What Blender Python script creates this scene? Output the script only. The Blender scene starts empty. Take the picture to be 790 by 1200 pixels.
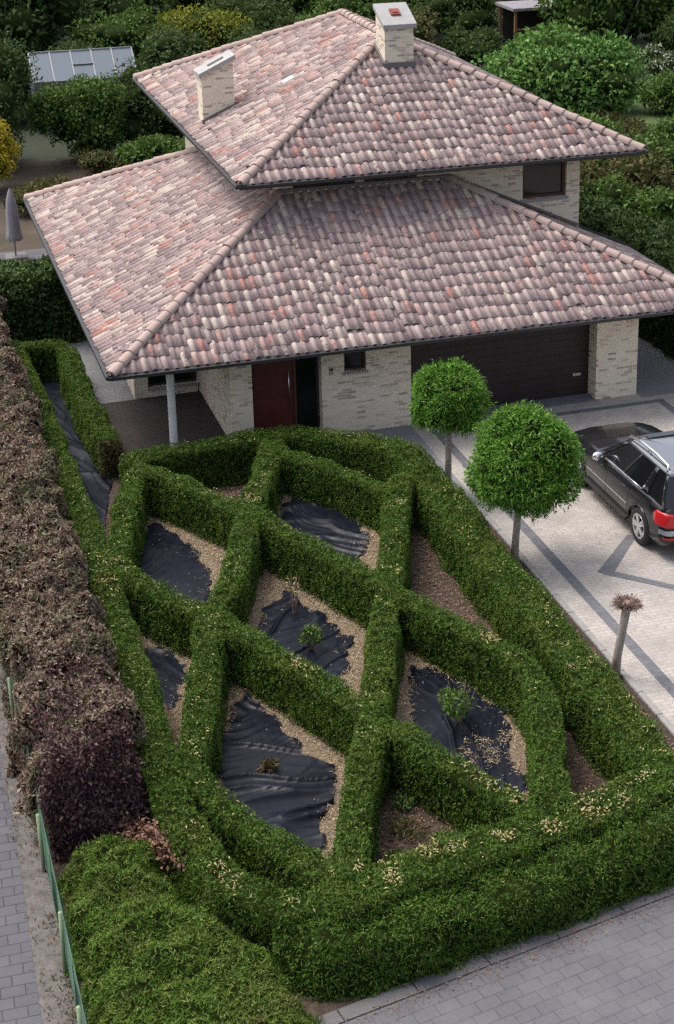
import bpy, bmesh, math, random
import numpy as np
from mathutils import Vector, Matrix

random.seed(7)
RNG = np.random.default_rng(11)
SC = bpy.context.scene
COL = SC.collection
rad = math.radians

# ------------------------------------------------------------------ camera
cam_d = bpy.data.cameras.new('camera')
cam = bpy.data.objects.new('camera', cam_d)
COL.objects.link(cam)
Rr, Rd, Rf = (0.947736, -0.318961, -0.007777), (-0.11568, -0.320802, -0.940055), (0.297346, 0.891824, -0.340933)
mw = Matrix.Identity(4)
for i in range(3):
    mw[i][0] = Rr[i]; mw[i][1] = -Rd[i]; mw[i][2] = -Rf[i]
mw[0][3], mw[1][3], mw[2][3] = -4.2387, -32.5692, 14.3796
cam.matrix_world = mw
cam_d.sensor_fit = 'HORIZONTAL'
cam_d.sensor_width = 36
cam_d.lens = 2008.914 / 790 * 36
cam_d.shift_x = (395 - 497.25) / 790
cam_d.shift_y = (420.44 - 600) / 790
cam_d.clip_start = 0.1
cam_d.clip_end = 2000
SC.camera = cam

# ------------------------------------------------------------------ light
SUN_EL, SUN_AZ = 64, 312         # azimuth in degrees clockwise from +Y (north): light comes from the left, a little behind the house
w = bpy.data.worlds.new('World'); SC.world = w
w.use_nodes = True
nt = w.node_tree
bg = nt.nodes['Background']
sky = nt.nodes.new('ShaderNodeTexSky')
sky.sky_type = 'NISHITA'; sky.sun_disc = False
sky.sun_elevation = rad(SUN_EL); sky.sun_rotation = rad(SUN_AZ)
sky.air_density = 1.0; sky.dust_density = 6.0; sky.ozone_density = 0.6
hs = nt.nodes.new('ShaderNodeHueSaturation'); hs.inputs['Saturation'].default_value = 0.6      # thin high cloud: a paler sky
nt.links.new(sky.outputs[0], hs.inputs['Color']); nt.links.new(hs.outputs[0], bg.inputs[0])
bg.inputs[1].default_value = 0.15
sun_d = bpy.data.lights.new('sun', 'SUN')
sun_d.energy = 0.62; sun_d.angle = rad(20); sun_d.color = (1, 0.95, 0.88)
sun = bpy.data.objects.new('sun', sun_d); COL.objects.link(sun)
sd = Vector((math.sin(rad(SUN_AZ)) * math.cos(rad(SUN_EL)), math.cos(rad(SUN_AZ)) * math.cos(rad(SUN_EL)), math.sin(rad(SUN_EL))))
sun.rotation_euler = sd.to_track_quat('Z', 'Y').to_euler()
SC.view_settings.view_transform = 'Standard'
SC.view_settings.look = 'None'
SC.view_settings.exposure = 0.96
SC.view_settings.gamma = 1
SC.cycles.max_bounces = 6
SC.cycles.use_denoising = False
SC.cycles.use_adaptive_sampling = False
SC.cycles.sample_clamp_indirect = 3

# ------------------------------------------------------------------ helpers: objects
def empty(name, label, cat, loc=(0, 0, 0), rotz=0, group=None):
    o = bpy.data.objects.new(name, None); COL.objects.link(o)
    o.location = loc; o.rotation_euler = (0, 0, rotz)
    o['label'] = label; o['category'] = cat
    if group: o['group'] = group
    return o

def tag(o, label, cat, group=None, kind=None):
    o['label'] = label; o['category'] = cat
    if group: o['group'] = group
    if kind: o['kind'] = kind
    return o

def struct(o):
    o['kind'] = 'structure'
    return o

def link(name, me, mats, parent=None, smooth=False):
    o = bpy.data.objects.new(name, me); COL.objects.link(o)
    for m in (mats if isinstance(mats, (list, tuple)) else [mats]):
        me.materials.append(m)
    if parent: o.parent = parent
    if smooth:
        me.polygons.foreach_set('use_smooth', np.ones(len(me.polygons), bool))
    return o

def mesh_np(name, V, F, mi=None):
    """V (n,3); F (m,4) quads or list of arrays of quads; mi per-face material index."""
    V = np.asarray(V, np.float32); F = np.asarray(F, np.int32)
    me = bpy.data.meshes.new(name)
    me.vertices.add(len(V)); me.vertices.foreach_set('co', V.ravel())
    k = F.shape[1]
    me.loops.add(F.size); me.loops.foreach_set('vertex_index', F.ravel())
    me.polygons.add(len(F))
    me.polygons.foreach_set('loop_start', np.arange(0, F.size, k, dtype=np.int32))
    if mi is not None: me.polygons.foreach_set('material_index', np.asarray(mi, np.int32))
    me.update(calc_edges=True)
    return me

class MB:
    """collects boxes, bars, tubes and lathes into one mesh"""
    def __init__(s): s.bm = bmesh.new()
    def box(s, a, b, bev=0):
        a = Vector(a); b = Vector(b)
        vs = [s.bm.verts.new((x, y, z)) for z in (a.z, b.z) for y in (a.y, b.y) for x in (a.x, b.x)]
        fs = [(0, 2, 3, 1), (4, 5, 7, 6), (0, 1, 5, 4), (2, 6, 7, 3), (0, 4, 6, 2), (1, 3, 7, 5)]
        ff = [s.bm.faces.new([vs[i] for i in f]) for f in fs]
        if bev:
            ed = list({e for f in ff for e in f.edges})
            bmesh.ops.bevel(s.bm, geom=ed, offset=bev, segments=2, affect='EDGES')
        return s
    def bar(s, a, b, wx, wz, up=(0, 0, 1)):
        """box bar from a to b, width wx across, wz along up"""
        a = Vector(a); b = Vector(b); d = (b - a).normalized(); up = Vector(up)
        r = d.cross(up).normalized(); u = r.cross(d).normalized()
        vs = [s.bm.verts.new(p + r * sx * wx / 2 + u * sz * wz / 2) for p in (a, b) for sx, sz in ((-1, -1), (1, -1), (1, 1), (-1, 1))]
        for f in ((3, 2, 1, 0), (4, 5, 6, 7), (0, 1, 5, 4), (1, 2, 6, 5), (2, 3, 7, 6), (3, 0, 4, 7)):
            s.bm.faces.new([vs[i] for i in f])
        return s
    def tube(s, pts, rs, n=10, cap=True):
        pts = [Vector(p) for p in pts]
        if not isinstance(rs, (list, tuple)): rs = [rs] * len(pts)
        rings = []
        ref = None
        for i, p in enumerate(pts):
            d = (pts[min(i + 1, len(pts) - 1)] - pts[max(i - 1, 0)]).normalized()
            if ref is None:
                ref = Vector((1, 0, 0)) if abs(d.x) < .9 else Vector((0, 1, 0))
            r = (ref - d * ref.dot(d)).normalized(); ref = r; u = d.cross(r)
            rings.append([s.bm.verts.new(p + (r * math.cos(2 * math.pi * k / n) + u * math.sin(2 * math.pi * k / n)) * rs[i]) for k in range(n)])
        for a, b in zip(rings, rings[1:]):
            for k in range(n):
                s.bm.faces.new([a[k], a[(k + 1) % n], b[(k + 1) % n], b[k]])
        if cap:
            s.bm.faces.new(rings[0][::-1]); s.bm.faces.new(rings[-1])
        return s
    def lathe(s, prof, M=Matrix(), n=28):
        """prof: (radius, height) list around local Z"""
        rings = []
        for r, h in prof:
            rings.append([s.bm.verts.new(M @ Vector((r * math.cos(2 * math.pi * k / n), r * math.sin(2 * math.pi * k / n), h))) for k in range(n)])
        for a, b in zip(rings, rings[1:]):
            for k in range(n):
                s.bm.faces.new([a[k], a[(k + 1) % n], b[(k + 1) % n], b[k]])
        return s
    def poly(s, pts, thick=0):
        """planar polygon, optionally extruded down by thick"""
        vs = [s.bm.verts.new(p) for p in pts]
        f = s.bm.faces.new(vs)
        if thick:
            lo = [s.bm.verts.new(Vector(p) - Vector((0, 0, thick))) for p in pts]
            s.bm.faces.new(lo[::-1])
            for i in range(len(vs)):
                j = (i + 1) % len(vs)
                s.bm.faces.new([vs[j], vs[i], lo[i], lo[j]])
        return s
    def build(s, name, mat, parent=None, smooth=False, fix=True):
        if fix: bmesh.ops.recalc_face_normals(s.bm, faces=s.bm.faces)
        me = bpy.data.meshes.new(name); s.bm.to_mesh(me); s.bm.free()
        return link(name, me, mat, parent, smooth)

# ------------------------------------------------------------------ helpers: noise
def _hash(ix, iy, iz, seed):
    h = (ix * 374761393 + iy * 668265263 + iz * 2147483647 + seed * 974711) & 0xffffffff
    h = ((h ^ (h >> 13)) * 1274126177) & 0xffffffff
    h = h ^ (h >> 16)
    return (h & 0xffff) / 65535.0

def vnoise(P, scale, seed=0):
    Q = np.asarray(P, float) * scale
    I = np.floor(Q).astype(np.int64); f = Q - I; f = f * f * (3 - 2 * f)
    out = 0
    for dx in (0, 1):
        for dy in (0, 1):
            for dz in (0, 1):
                wgt = (f[:, 0] if dx else 1 - f[:, 0]) * (f[:, 1] if dy else 1 - f[:, 1]) * (f[:, 2] if dz else 1 - f[:, 2])
                out = out + wgt * _hash(I[:, 0] + dx, I[:, 1] + dy, I[:, 2] + dz, seed)
    return out * 2 - 1

def unit(a):
    return a / np.maximum(np.linalg.norm(a, axis=1, keepdims=True), 1e-9)

# ------------------------------------------------------------------ helpers: materials
def mat(name, base=(.5, .5, .5), rough=.7, metal=0, spec=None):
    m = bpy.data.materials.new(name); m.use_nodes = True
    b = m.node_tree.nodes['Principled BSDF']
    b.inputs['Base Color'].default_value = (*base, 1)
    b.inputs['Roughness'].default_value = rough
    b.inputs['Metallic'].default_value = metal
    if spec is not None: b.inputs['Specular IOR Level'].default_value = spec
    return m

class NT:
    """small node-tree writer"""
    def __init__(s, m): s.t = m.node_tree; s.b = s.t.nodes['Principled BSDF']
    def n(s, typ, **kw):
        nd = s.t.nodes.new(typ)
        for k, v in kw.items():
            if k.startswith('i_'):
                key = k[2:]
                key = int(key) if key.isdigit() else key.replace('_', ' ')
                nd.inputs[key].default_value = v
            else: setattr(nd, k, v)
        return nd
    def l(s, a, b): s.t.links.new(a, b)
    def ramp(s, fac, stops, interp='LINEAR'):
        r = s.n('ShaderNodeValToRGB'); r.color_ramp.interpolation = interp
        e = r.color_ramp.elements
        while len(e) > 1: e.remove(e[0])
        e[0].position = stops[0][0]; e[0].color = (*stops[0][1], 1)
        for p, c in stops[1:]:
            k = e.new(p); k.color = (*c, 1)
        s.l(fac, r.inputs[0]); return r.outputs[0]
    def pos(s):
        return s.n('ShaderNodeNewGeometry').outputs['Position']
    def obj(s):
        return s.n('ShaderNodeTexCoord').outputs['Object']
    def noise(s, vec, scale, detail=4, rough=.55):
        t = s.n('ShaderNodeTexNoise'); t.inputs['Scale'].default_value = scale
        t.inputs['Detail'].default_value = detail; t.inputs['Roughness'].default_value = rough
        if vec is not None: s.l(vec, t.inputs['Vector'])
        return t.outputs[0]
    def mix(s, fac, a, b, mode='MIX'):
        x = s.n('ShaderNodeMix', data_type='RGBA', blend_type=mode)
        for v, i in ((fac, 0), (a, 6), (b, 7)):
            if hasattr(v, 'links'): s.l(v, x.inputs[i])
            elif i == 0: x.inputs[0].default_value = v
            else: x.inputs[i].default_value = (*v, 1)
        return x.outputs[2]
    def math(s, op, a, b=0.5, clamp=False):
        x = s.n('ShaderNodeMath', operation=op); x.use_clamp = clamp
        for v, i in ((a, 0), (b, 1)):
            if hasattr(v, 'links'): s.l(v, x.inputs[i])
            else: x.inputs[i].default_value = v
        return x.outputs[0]
    def color(s, c): s.l(c, s.b.inputs['Base Color'])
    def bump(s, h, strength=.5, dist=.02):
        x = s.n('ShaderNodeBump'); x.inputs['Strength'].default_value = strength; x.inputs['Distance'].default_value = dist
        s.l(h, x.inputs['Height']); s.l(x.outputs[0], s.b.inputs['Normal'])

def mottled(name, stops, scale=6, rough=.85, bump=0, detail=5, bdist=.02):
    m = mat(name, rough=rough); k = NT(m)
    f = k.noise(k.pos(), scale, detail, .65)
    k.color(k.ramp(f, stops))
    if bump: k.bump(k.noise(k.pos(), scale * 6, 4), bump, bdist)
    return m

def leafmat(name, stops, patch=None, pscale=.8, rough=.55, trans=.25, pmin=.5, pmax=.75):
    """colour per leaf (island) plus soft patches of another tint that sit on the plant"""
    m = mat(name, rough=rough, spec=.12); k = NT(m)
    isl = k.n('ShaderNodeNewGeometry').outputs['Random Per Island']
    c = k.ramp(isl, stops)
    if patch:
        f = k.noise(k.pos(), pscale, 3)
        mr = k.n('ShaderNodeMapRange'); k.l(f, mr.inputs[0]); mr.inputs[1].default_value = pmin; mr.inputs[2].default_value = pmax
        c = k.mix(k.math('MULTIPLY', mr.outputs[0], .75), c, patch)
    k.color(c)
    if trans:
        tr = k.n('ShaderNodeBsdfTranslucent'); k.l(c, tr.inputs[0])
        ms = k.n('ShaderNodeMixShader'); ms.inputs[0].default_value = trans
        out = k.t.nodes['Material Output']
        k.l(k.b.outputs[0], ms.inputs[1]); k.l(tr.outputs[0], ms.inputs[2]); k.l(ms.outputs[0], out.inputs[0])
    return m

def brickmat(name):
    m = mat(name, rough=.9); k = NT(m)
    sep = k.n('ShaderNodeSeparateXYZ'); k.l(k.pos(), sep.inputs[0])
    xy = k.math('ADD', sep.outputs[0], sep.outputs[1])
    cmb = k.n('ShaderNodeCombineXYZ'); k.l(xy, cmb.inputs[0]); k.l(sep.outputs[2], cmb.inputs[1])
    def br(c1, c2, mo, bias):
        b = k.n('ShaderNodeTexBrick', offset=.5)
        b.inputs['Color1'].default_value = (*c1, 1); b.inputs['Color2'].default_value = (*c2, 1); b.inputs['Mortar'].default_value = (*mo, 1)
        b.inputs['Scale'].default_value = 1; b.inputs['Mortar Size'].default_value = .007; b.inputs['Mortar Smooth'].default_value = .2
        b.inputs['Bias'].default_value = bias; b.inputs['Brick Width'].default_value = .215; b.inputs['Row Height'].default_value = .062
        k.l(cmb.outputs[0], b.inputs['Vector']); return b
    a = br((.78, .68, .53), (.66, .55, .42), (.74, .66, .54), 0)
    d = br((0, 0, 0), (1, 1, 1), (0, 0, 0), 0)
    dark = k.ramp(d.outputs[0], [(0, (0, 0, 0)), (.72, (0, 0, 0)), (.84, (.6, .6, .6)), (1, (1, 1, 1))])
    c = k.mix(dark, a.outputs[0], (.24, .175, .14))
    wash = k.noise(k.pos(), 2.2, 4)
    c = k.mix(k.math('MULTIPLY', k.math('SUBTRACT', wash, .45, True), 1.2, True), c, (.82, .74, .61))
    g = k.noise(k.pos(), 30, 3)
    c = k.mix(.25, c, k.ramp(g, [(.3, (.42, .36, .29)), (.7, (.78, .70, .58))]))
    k.color(c)
    k.bump(a.outputs[1], -.5, .012)
    return m

def pavemat(name, c1, c2, mo, bw, bh, rot=0, ms=.006, dirt=(.1, .1, .1), dirtamt=.35, var=.3):
    m = mat(name, rough=.8); k = NT(m)
    mp = k.n('ShaderNodeMapping'); mp.inputs['Rotation'].default_value = (0, 0, rot); k.l(k.pos(), mp.inputs[0])
    b = k.n('ShaderNodeTexBrick', offset=.5)
    b.inputs['Color1'].default_value = (*c1, 1); b.inputs['Color2'].default_value = (*c2, 1); b.inputs['Mortar'].default_value = (*mo, 1)
    b.inputs['Scale'].default_value = 1; b.inputs['Mortar Size'].default_value = ms; b.inputs['Mortar Smooth'].default_value = .3
    b.inputs['Brick Width'].default_value = bw; b.inputs['Row Height'].default_value = bh
    k.l(mp.outputs[0], b.inputs['Vector'])
    n1 = k.noise(k.pos(), 1.3, 6, .7)
    c = k.mix(k.math('MULTIPLY', k.math('SUBTRACT', n1, .42, True), dirtamt * 4, True), b.outputs[0], dirt)
    n2 = k.noise(k.pos(), 45, 3)
    c = k.mix(var, c, k.mix(1, c, k.ramp(n2, [(.25, (.45, .45, .45)), (.75, (1.35, 1.35, 1.35))]), 'MULTIPLY'))
    k.color(c); k.bump(b.outputs[1], -.4, .01)
    return m

M = {}
M['tile'] = mat('roof_tile_clay', rough=.8)
k = NT(M['tile'])
isl0 = k.n('ShaderNodeNewGeometry').outputs['Random Per Island']
isl = k.math('FRACT', k.math('ADD', isl0, k.math('MULTIPLY', k.noise(k.pos(), 8, 4, .6), .16)), 0)
c = k.ramp(isl, [(0, (.33, .24, .228)), (.12, (.235, .175, .175)), (.24, (.39, .30, .275)), (.36, (.28, .203, .20)), (.47, (.50, .41, .355)), (.58, (.21, .155, .155)),
                 (.67, (.365, .265, .25)), (.75, (.53, .435, .37)), (.83, (.305, .205, .197)), (.88, (.42, .265, .235)), (.92, (.33, .14, .115)), (.945, (.39, .185, .145)), (.97, (.45, .305, .255)), (1, (.45, .36, .31))], 'CONSTANT')
sp = k.noise(k.pos(), 5, 6, .7)
c = k.mix(k.math('MULTIPLY', k.math('SUBTRACT', sp, .50, True), 3.6, True), c, (.17, .13, .13))
sp2 = k.noise(k.pos(), 17, 5, .75)
c = k.mix(k.math('MULTIPLY', k.math('SUBTRACT', sp2, .52, True), 4.5, True), c, (.48, .40, .36))
sp3 = k.noise(k.pos(), 1.1, 4, .6)
c = k.mix(k.math('MULTIPLY', k.math('SUBTRACT', sp3, .52, True), 1.6, True), c, (.26, .195, .19))
k.color(c); k.bump(sp2, .3, .01)
M['pan'] = mat('shaded_pan_tile_clay', rough=.9)  # darker than the covers: channel dirt plus trough shade put into the colour
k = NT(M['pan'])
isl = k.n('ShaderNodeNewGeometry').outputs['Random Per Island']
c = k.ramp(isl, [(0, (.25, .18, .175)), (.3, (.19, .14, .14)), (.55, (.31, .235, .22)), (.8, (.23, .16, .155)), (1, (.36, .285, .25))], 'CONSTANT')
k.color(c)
M['hip'] = mat('hip_tile_clay', rough=.85)
k = NT(M['hip'])
isl = k.n('ShaderNodeNewGeometry').outputs['Random Per Island']
c = k.ramp(isl, [(0, (.33, .245, .22)), (.5, (.38, .285, .25)), (1, (.29, .215, .195))])
sp = k.noise(k.pos(), 10, 6, .7)
c = k.mix(k.math('MULTIPLY', k.math('SUBTRACT', sp, .5, True), 1.8, True), c, (.25, .2, .19))
k.color(c)
M['mortar'] = mat('roof_bed', (.16, .13, .12), .9)
M['brick'] = brickmat('buff_brick')
M['render'] = mottled('pale_render', [(.3, (.55, .53, .50)), (.7, (.66, .64, .61))], 5)
M['gutter'] = mat('dark_gutter', (.022, .022, .024), .45)
M['soffit'] = mottled('eave_boards', [(.3, (.30, .26, .22)), (.7, (.38, .33, .28))], 4)
M['capstone'] = mottled('grey_capstone', [(.3, (.27, .27, .27)), (.7, (.37, .36, .355))], 4, .7)
M['lead'] = mat('lead_flashing', (.13, .12, .12), .6)
M['redclay'] = mat('red_clay', (.24, .06, .045), .8)
M['doorred'] = mottled('red_brown_wood', [(.3, (.065, .011, .010)), (.7, (.095, .016, .014))], 3, .5)
M['garage'] = mottled('dark_brown_boards', [(.3, (.016, .008, .008)), (.7, (.027, .013, .012))], 3, .55)
M['frame'] = mat('dark_red_frame', (.075, .024, .02), .5)
M['darkframe'] = mat('dark_frame', (.03, .022, .02), .5)
M['glass'] = mat('window_glass', (.008, .010, .011), .06, spec=.35)
M['curtain'] = mottled('pale_blind', [(.3, (.24, .25, .25)), (.7, (.34, .35, .35))], 6)
M['steel'] = mat('brushed_steel', (.55, .55, .55), .35, 1)
M['sill'] = mottled('grey_sill', [(.3, (.26, .25, .245)), (.7, (.35, .34, .33))], 6)
M['white'] = mat('white_paint', (.72, .72, .70), .5)
M['porchtile'] = pavemat('porch_dark_tiles', (.045, .034, .033), (.034, .027, .027), (.014, .012, .012), .9, .14, 0, .006, (.03, .026, .026))
M['slab'] = mottled('grey_slab', [(.3, (.15, .155, .17)), (.7, (.20, .205, .22))], 2.5, .8, .1)
M['drive'] = pavemat('driveway_pavers', (.41, .375, .34), (.345, .318, .29), (.22, .20, .185), .21, .105, 0, .006, (.24, .22, .205), .8)
M['band'] = pavemat('dark_paver_band', (.135, .14, .155), (.10, .105, .12), (.08, .08, .085), .21, .105, 0, .006, (.1, .1, .1), .2)
M['kerb'] = mottled('concrete_kerb', [(.3, (.19, .185, .18)), (.7, (.29, .28, .27))], 5, .85, .2)
M['street'] = pavemat('street_pavers', (.100, .100, .110), (.086, .087, .096), (.056, .056, .061), .30, .20, rad(-10.5), .010, (.135, .132, .14), .55)
M['walk'] = pavemat('walk_pavers', (.085, .085, .10), (.068, .068, .083), (.026, .026, .03), .30, .20, rad(2), .010, (.115, .11, .118), .25)
M['strip'] = mottled('gravel_strip', [(.25, (.05, .043, .036)), (.5, (.105, .097, .092)), (.75, (.155, .145, .14))], 5, .9, .4, 8)
M['soil'] = mottled('brown_soil', [(.25, (.022, .016, .011)), (.5, (.052, .037, .026)), (.75, (.10, .074, .052))], 9, .95, .8, 9, .03)
M['lawn'] = mottled('worn_lawn', [(.25, (.028, .030, .013)), (.5, (.050, .036, .022)), (.75, (.085, .056, .042))], 1.0, .95, .6, 8)
M['mulch'] = mottled('straw_mulch_bed', [(.25, (.11, .08, .053)), (.5, (.20, .15, .10)), (.75, (.29, .225, .152))], 22, .95, .9, 8, .03)
M['straw'] = leafmat('straw_chip', [(0, (.13, .094, .06)), (.3, (.27, .205, .132)), (.6, (.40, .315, .205)), (.85, (.52, .43, .285)), (1, (.08, .06, .04))], trans=0, rough=.9)
M['clip'] = leafmat('dry_clipping', [(0, (.36, .30, .14)), (.5, (.46, .39, .21)), (1, (.30, .21, .10))], trans=.1, rough=.85)
M['dryleaf'] = leafmat('dry_leaf', [(0, (.18, .095, .06)), (.5, (.30, .18, .13)), (1, (.12, .065, .045))], trans=.1, rough=.85)
M['browned'] = leafmat('browned_leaf', [(0, (.05, .035, .018)), (.5, (.09, .06, .03)), (1, (.10, .10, .03))], trans=.1)
M['plastic'] = mat('black_plastic', (.010, .011, .017), .5, spec=.14)
k = NT(M['plastic'])
n1 = k.noise(k.pos(), 1.7, 5, .6); k.color(k.ramp(n1, [(.3, (.004, .005, .010)), (.7, (.008, .010, .017))]))
mp = k.n('ShaderNodeMapping'); mp.inputs['Scale'].default_value = (14, 2.2, 4); mp.inputs['Rotation'].default_value = (0, 0, .5); k.l(k.pos(), mp.inputs[0])
k.bump(k.noise(mp.outputs[0], 1, 3), .2, .02)
rr = k.ramp(k.noise(k.pos(), 6, 4), [(.3, (.24, .24, .24)), (.7, (.5, .5, .5))]); k.l(rr, k.b.inputs['Roughness'])
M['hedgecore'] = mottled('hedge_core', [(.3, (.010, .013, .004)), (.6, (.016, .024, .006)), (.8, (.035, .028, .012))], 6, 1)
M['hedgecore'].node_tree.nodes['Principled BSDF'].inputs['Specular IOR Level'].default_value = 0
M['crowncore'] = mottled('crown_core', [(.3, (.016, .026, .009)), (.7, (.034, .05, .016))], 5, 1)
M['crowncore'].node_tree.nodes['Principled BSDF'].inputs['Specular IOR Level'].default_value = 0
M['hedgeleaf'] = leafmat('hedge_leaf', [(0, (0.0224, 0.0550, 0.0086)), (.4, (0.0516, 0.1075, 0.0155)), (.8, (0.0903, 0.1634, 0.0232)), (.97, (0.1376, 0.2150, 0.0387)), (1, (0.2580, 0.2408, 0.1032))], (0.1204, 0.1419, 0.0258), 1.4)
M['skirtleaf'] = leafmat('fresh_hedge_leaf', [(0, (0.0207, 0.0561, 0.0090)), (.5, (0.0517, 0.1173, 0.0160)), (.9, (0.1150, 0.2040, 0.0300)), (1, (0.2530, 0.2652, 0.0800))], (0.0575, 0.0867, 0.0200), .8)
M['bushleaf'] = leafmat('bright_bush_leaf', [(0, (0.0345, 0.0840, 0.0120)), (.5, (0.0862, 0.1628, 0.0240)), (.9, (0.1725, 0.2625, 0.0450)), (1, (0.2875, 0.2310, 0.0900))], (0.1265, 0.0893, 0.0350), 1.2)
M['copper'] = leafmat('copper_leaf', [(0, (.065, .032, .028)), (.22, (.16, .09, .075)), (.45, (.25, .155, .125)), (.60, (.09, .115, .05)), (.76, (.34, .245, .205)), (.90, (.15, .17, .075)), (1, (.44, .37, .31))], (.10, .12, .055), 1.5, .42, .15)
M['copperdark'] = leafmat('purple_leaf', [(0, (0.0279, 0.0139, 0.0186)), (.4, (0.0697, 0.0357, 0.0418)), (.8, (0.1209, 0.0651, 0.0682)), (1, (0.1705, 0.1085, 0.1085))], None, 1, .42, .12)
M['coppercore'] = mat('copper_core', (.016, .009, .007), 1, 0, 0)
M['globe'] = leafmat('globe_tree_leaf', [(0, (0.0378, 0.1080, 0.0130)), (.5, (0.0918, 0.2160, 0.0270)), (.85, (0.1620, 0.3240, 0.0486)), (1, (0.2700, 0.4536, 0.0864))], None, 1, .5, .3)
M['dgreen'] = leafmat('dark_evergreen_leaf', [(0, (0.0275, 0.0525, 0.0175)), (.5, (0.0525, 0.0938, 0.0275)), (1, (0.1063, 0.1562, 0.0500))], (0.0875, 0.1000, 0.0325), .35)
M['mgreen'] = leafmat('mid_green_leaf', [(0, (0.0366, 0.0793, 0.0171)), (.5, (0.0793, 0.1525, 0.0293)), (1, (0.1464, 0.2440, 0.0549))], (0.1037, 0.1281, 0.0366), .5)
M['bgreen'] = leafmat('broad_green_leaf', [(0, (.04, .10, .02)), (.5, (.10, .215, .045)), (1, (.23, .38, .11))], None, .5)
M['yellow'] = leafmat('yellow_leaf', [(0, (.30, .22, .02)), (.5, (.46, .36, .03)), (1, (.26, .25, .03))], None)
M['ygreen'] = leafmat('yellow_green_leaf', [(0, (.10, .13, .015)), (.5, (.19, .21, .024)), (1, (.28, .28, .04))], (.08, .14, .02), .6)
M['olive'] = leafmat('olive_brown_leaf', [(0, (0.0540, 0.0576, 0.0192)), (.5, (0.1020, 0.0984, 0.0312)), (1, (0.1560, 0.1320, 0.0600))], (0.0600, 0.0840, 0.0240), .6)
M['redbrown'] = leafmat('red_brown_leaf', [(0, (.05, .022, .018)), (.6, (.09, .045, .036)), (1, (.05, .06, .025))], None)
M['blossom'] = leafmat('pale_blossom_leaf', [(0, (.04, .08, .02)), (.6, (.08, .12, .03)), (.7, (.35, .38, .28)), (1, (.5, .5, .42))], None)
M['bark'] = mottled('grey_bark', [(.3, (.20, .17, .14)), (.7, (.34, .30, .255))], 14, .9, .6)
M['twig'] = mottled('bare_twig', [(.3, (.16, .105, .085)), (.7, (.26, .18, .15))], 12, .9)
M['grassblade'] = leafmat('verge_weed', [(0, (.05, .075, .02)), (.5, (.10, .10, .04)), (.8, (.20, .16, .08)), (1, (.07, .11, .03))], None)
M['paleglass'] = mat('greenhouse_glass', (.12, .15, .18), .35, spec=.4)
M['alu'] = mat('aluminium', (.26, .27, .28), .5, .5)
M['postgreen'] = mottled('pale_green_post', [(.3, (.17, .24, .13)), (.7, (.25, .32, .19))], 8, .6)
M['wire'] = mat('green_wire', (.035, .09, .055), .5)
M['canvas'] = mottled('grey_canvas', [(.3, (.17, .16, .18)), (.7, (.25, .24, .26))], 5, .9)
M['deck'] = pavemat('grey_deck', (.085, .08, .09), (.06, .058, .065), (.018, .018, .018), 2.4, .14, 0, .006)
M['wood'] = mat('weathered_wood', (.20, .10, .05), .8)
M['ground'] = mottled('garden_ground', [(.25, (.010, .017, .006)), (.55, (.02, .026, .010)), (.8, (.035, .032, .018))], .6, .95, .6, 8)
# car
M['paint'] = mat('dark_metallic_paint', (.010, .011, .013), .15, 0)
M['paint'].node_tree.nodes['Principled BSDF'].inputs['Coat Weight'].default_value = .35
M['paint'].node_tree.nodes['Principled BSDF'].inputs['Specular IOR Level'].default_value = .35
M['paint'].node_tree.nodes['Principled BSDF'].inputs['Coat Roughness'].default_value = .05
M['roofpanel'] = mat('glossy_roof_panel', (.03, .033, .04), .12, 0, 1)
M['roofpanel'].node_tree.nodes['Principled BSDF'].inputs['IOR'].default_value = 1.9
M['roofpanel'].node_tree.nodes['Principled BSDF'].inputs['Coat Weight'].default_value = 1
M['carglass'] = mat('tinted_glass', (.008, .009, .011), .05, spec=.6)
M['rubber'] = mat('tyre_rubber', (.018, .018, .018), .8)
M['alloy'] = mat('alloy_rim', (.62, .63, .65), .3, .8)
M['chrome'] = mat('chrome_trim', (.72, .73, .75), .2, .9)
M['trim'] = mat('black_trim', (.015, .015, .016), .6)
M['lampred'] = mat('tail_lamp_red', (.42, .015, .02), .15)
M['lampclear'] = mat('lamp_clear', (.55, .50, .50), .1)
M['plate'] = mat('bumper_silver', (.35, .38, .42), .3, .6)

# ------------------------------------------------------------------ foliage
def leaf_quads(P, D, N, L, W, fold=.25):
    """P roots, D directions, N leaf normals; four-cornered leaves with a slight fold. Returns V, F"""
    n = len(P)
    D = unit(D); S = unit(np.cross(D, N)); N2 = np.cross(S, D)
    L = np.broadcast_to(np.asarray(L).reshape(-1, 1), (n, 1)); W = np.broadcast_to(np.asarray(W).reshape(-1, 1), (n, 1))
    mid = P + D * L * .45
    V = np.stack([P, mid + S * W * .5 + N2 * W * fold, P + D * L - N2 * L * .12, mid - S * W * .5 + N2 * W * fold], 1).reshape(-1, 3)
    F = np.arange(n * 4, dtype=np.int32).reshape(-1, 4)
    return V, F

def resample(pts, step):
    p = np.array(pts, float); d = np.r_[0, np.cumsum(np.linalg.norm(np.diff(p, axis=0), axis=1))]
    n = max(2, int(d[-1] / step) + 1); s = np.linspace(0, d[-1], n)
    q = np.stack([np.interp(s, d, p[:, i]) for i in range(p.shape[1])], 1)
    for _ in range(4):                       # soften the corners
        q[1:-1] = (q[:-2] + 2 * q[1:-1] + q[2:]) / 4
    return q

def grid_mesh(G):
    """G (n,k,3) -> V,F quads"""
    n, kk, _ = G.shape
    idx = np.arange(n * kk).reshape(n, kk)
    F = np.stack([idx[:-1, :-1], idx[1:, :-1], idx[1:, 1:], idx[:-1, 1:]], -1).reshape(-1, 4)
    return G.reshape(-1, 3), F

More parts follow.
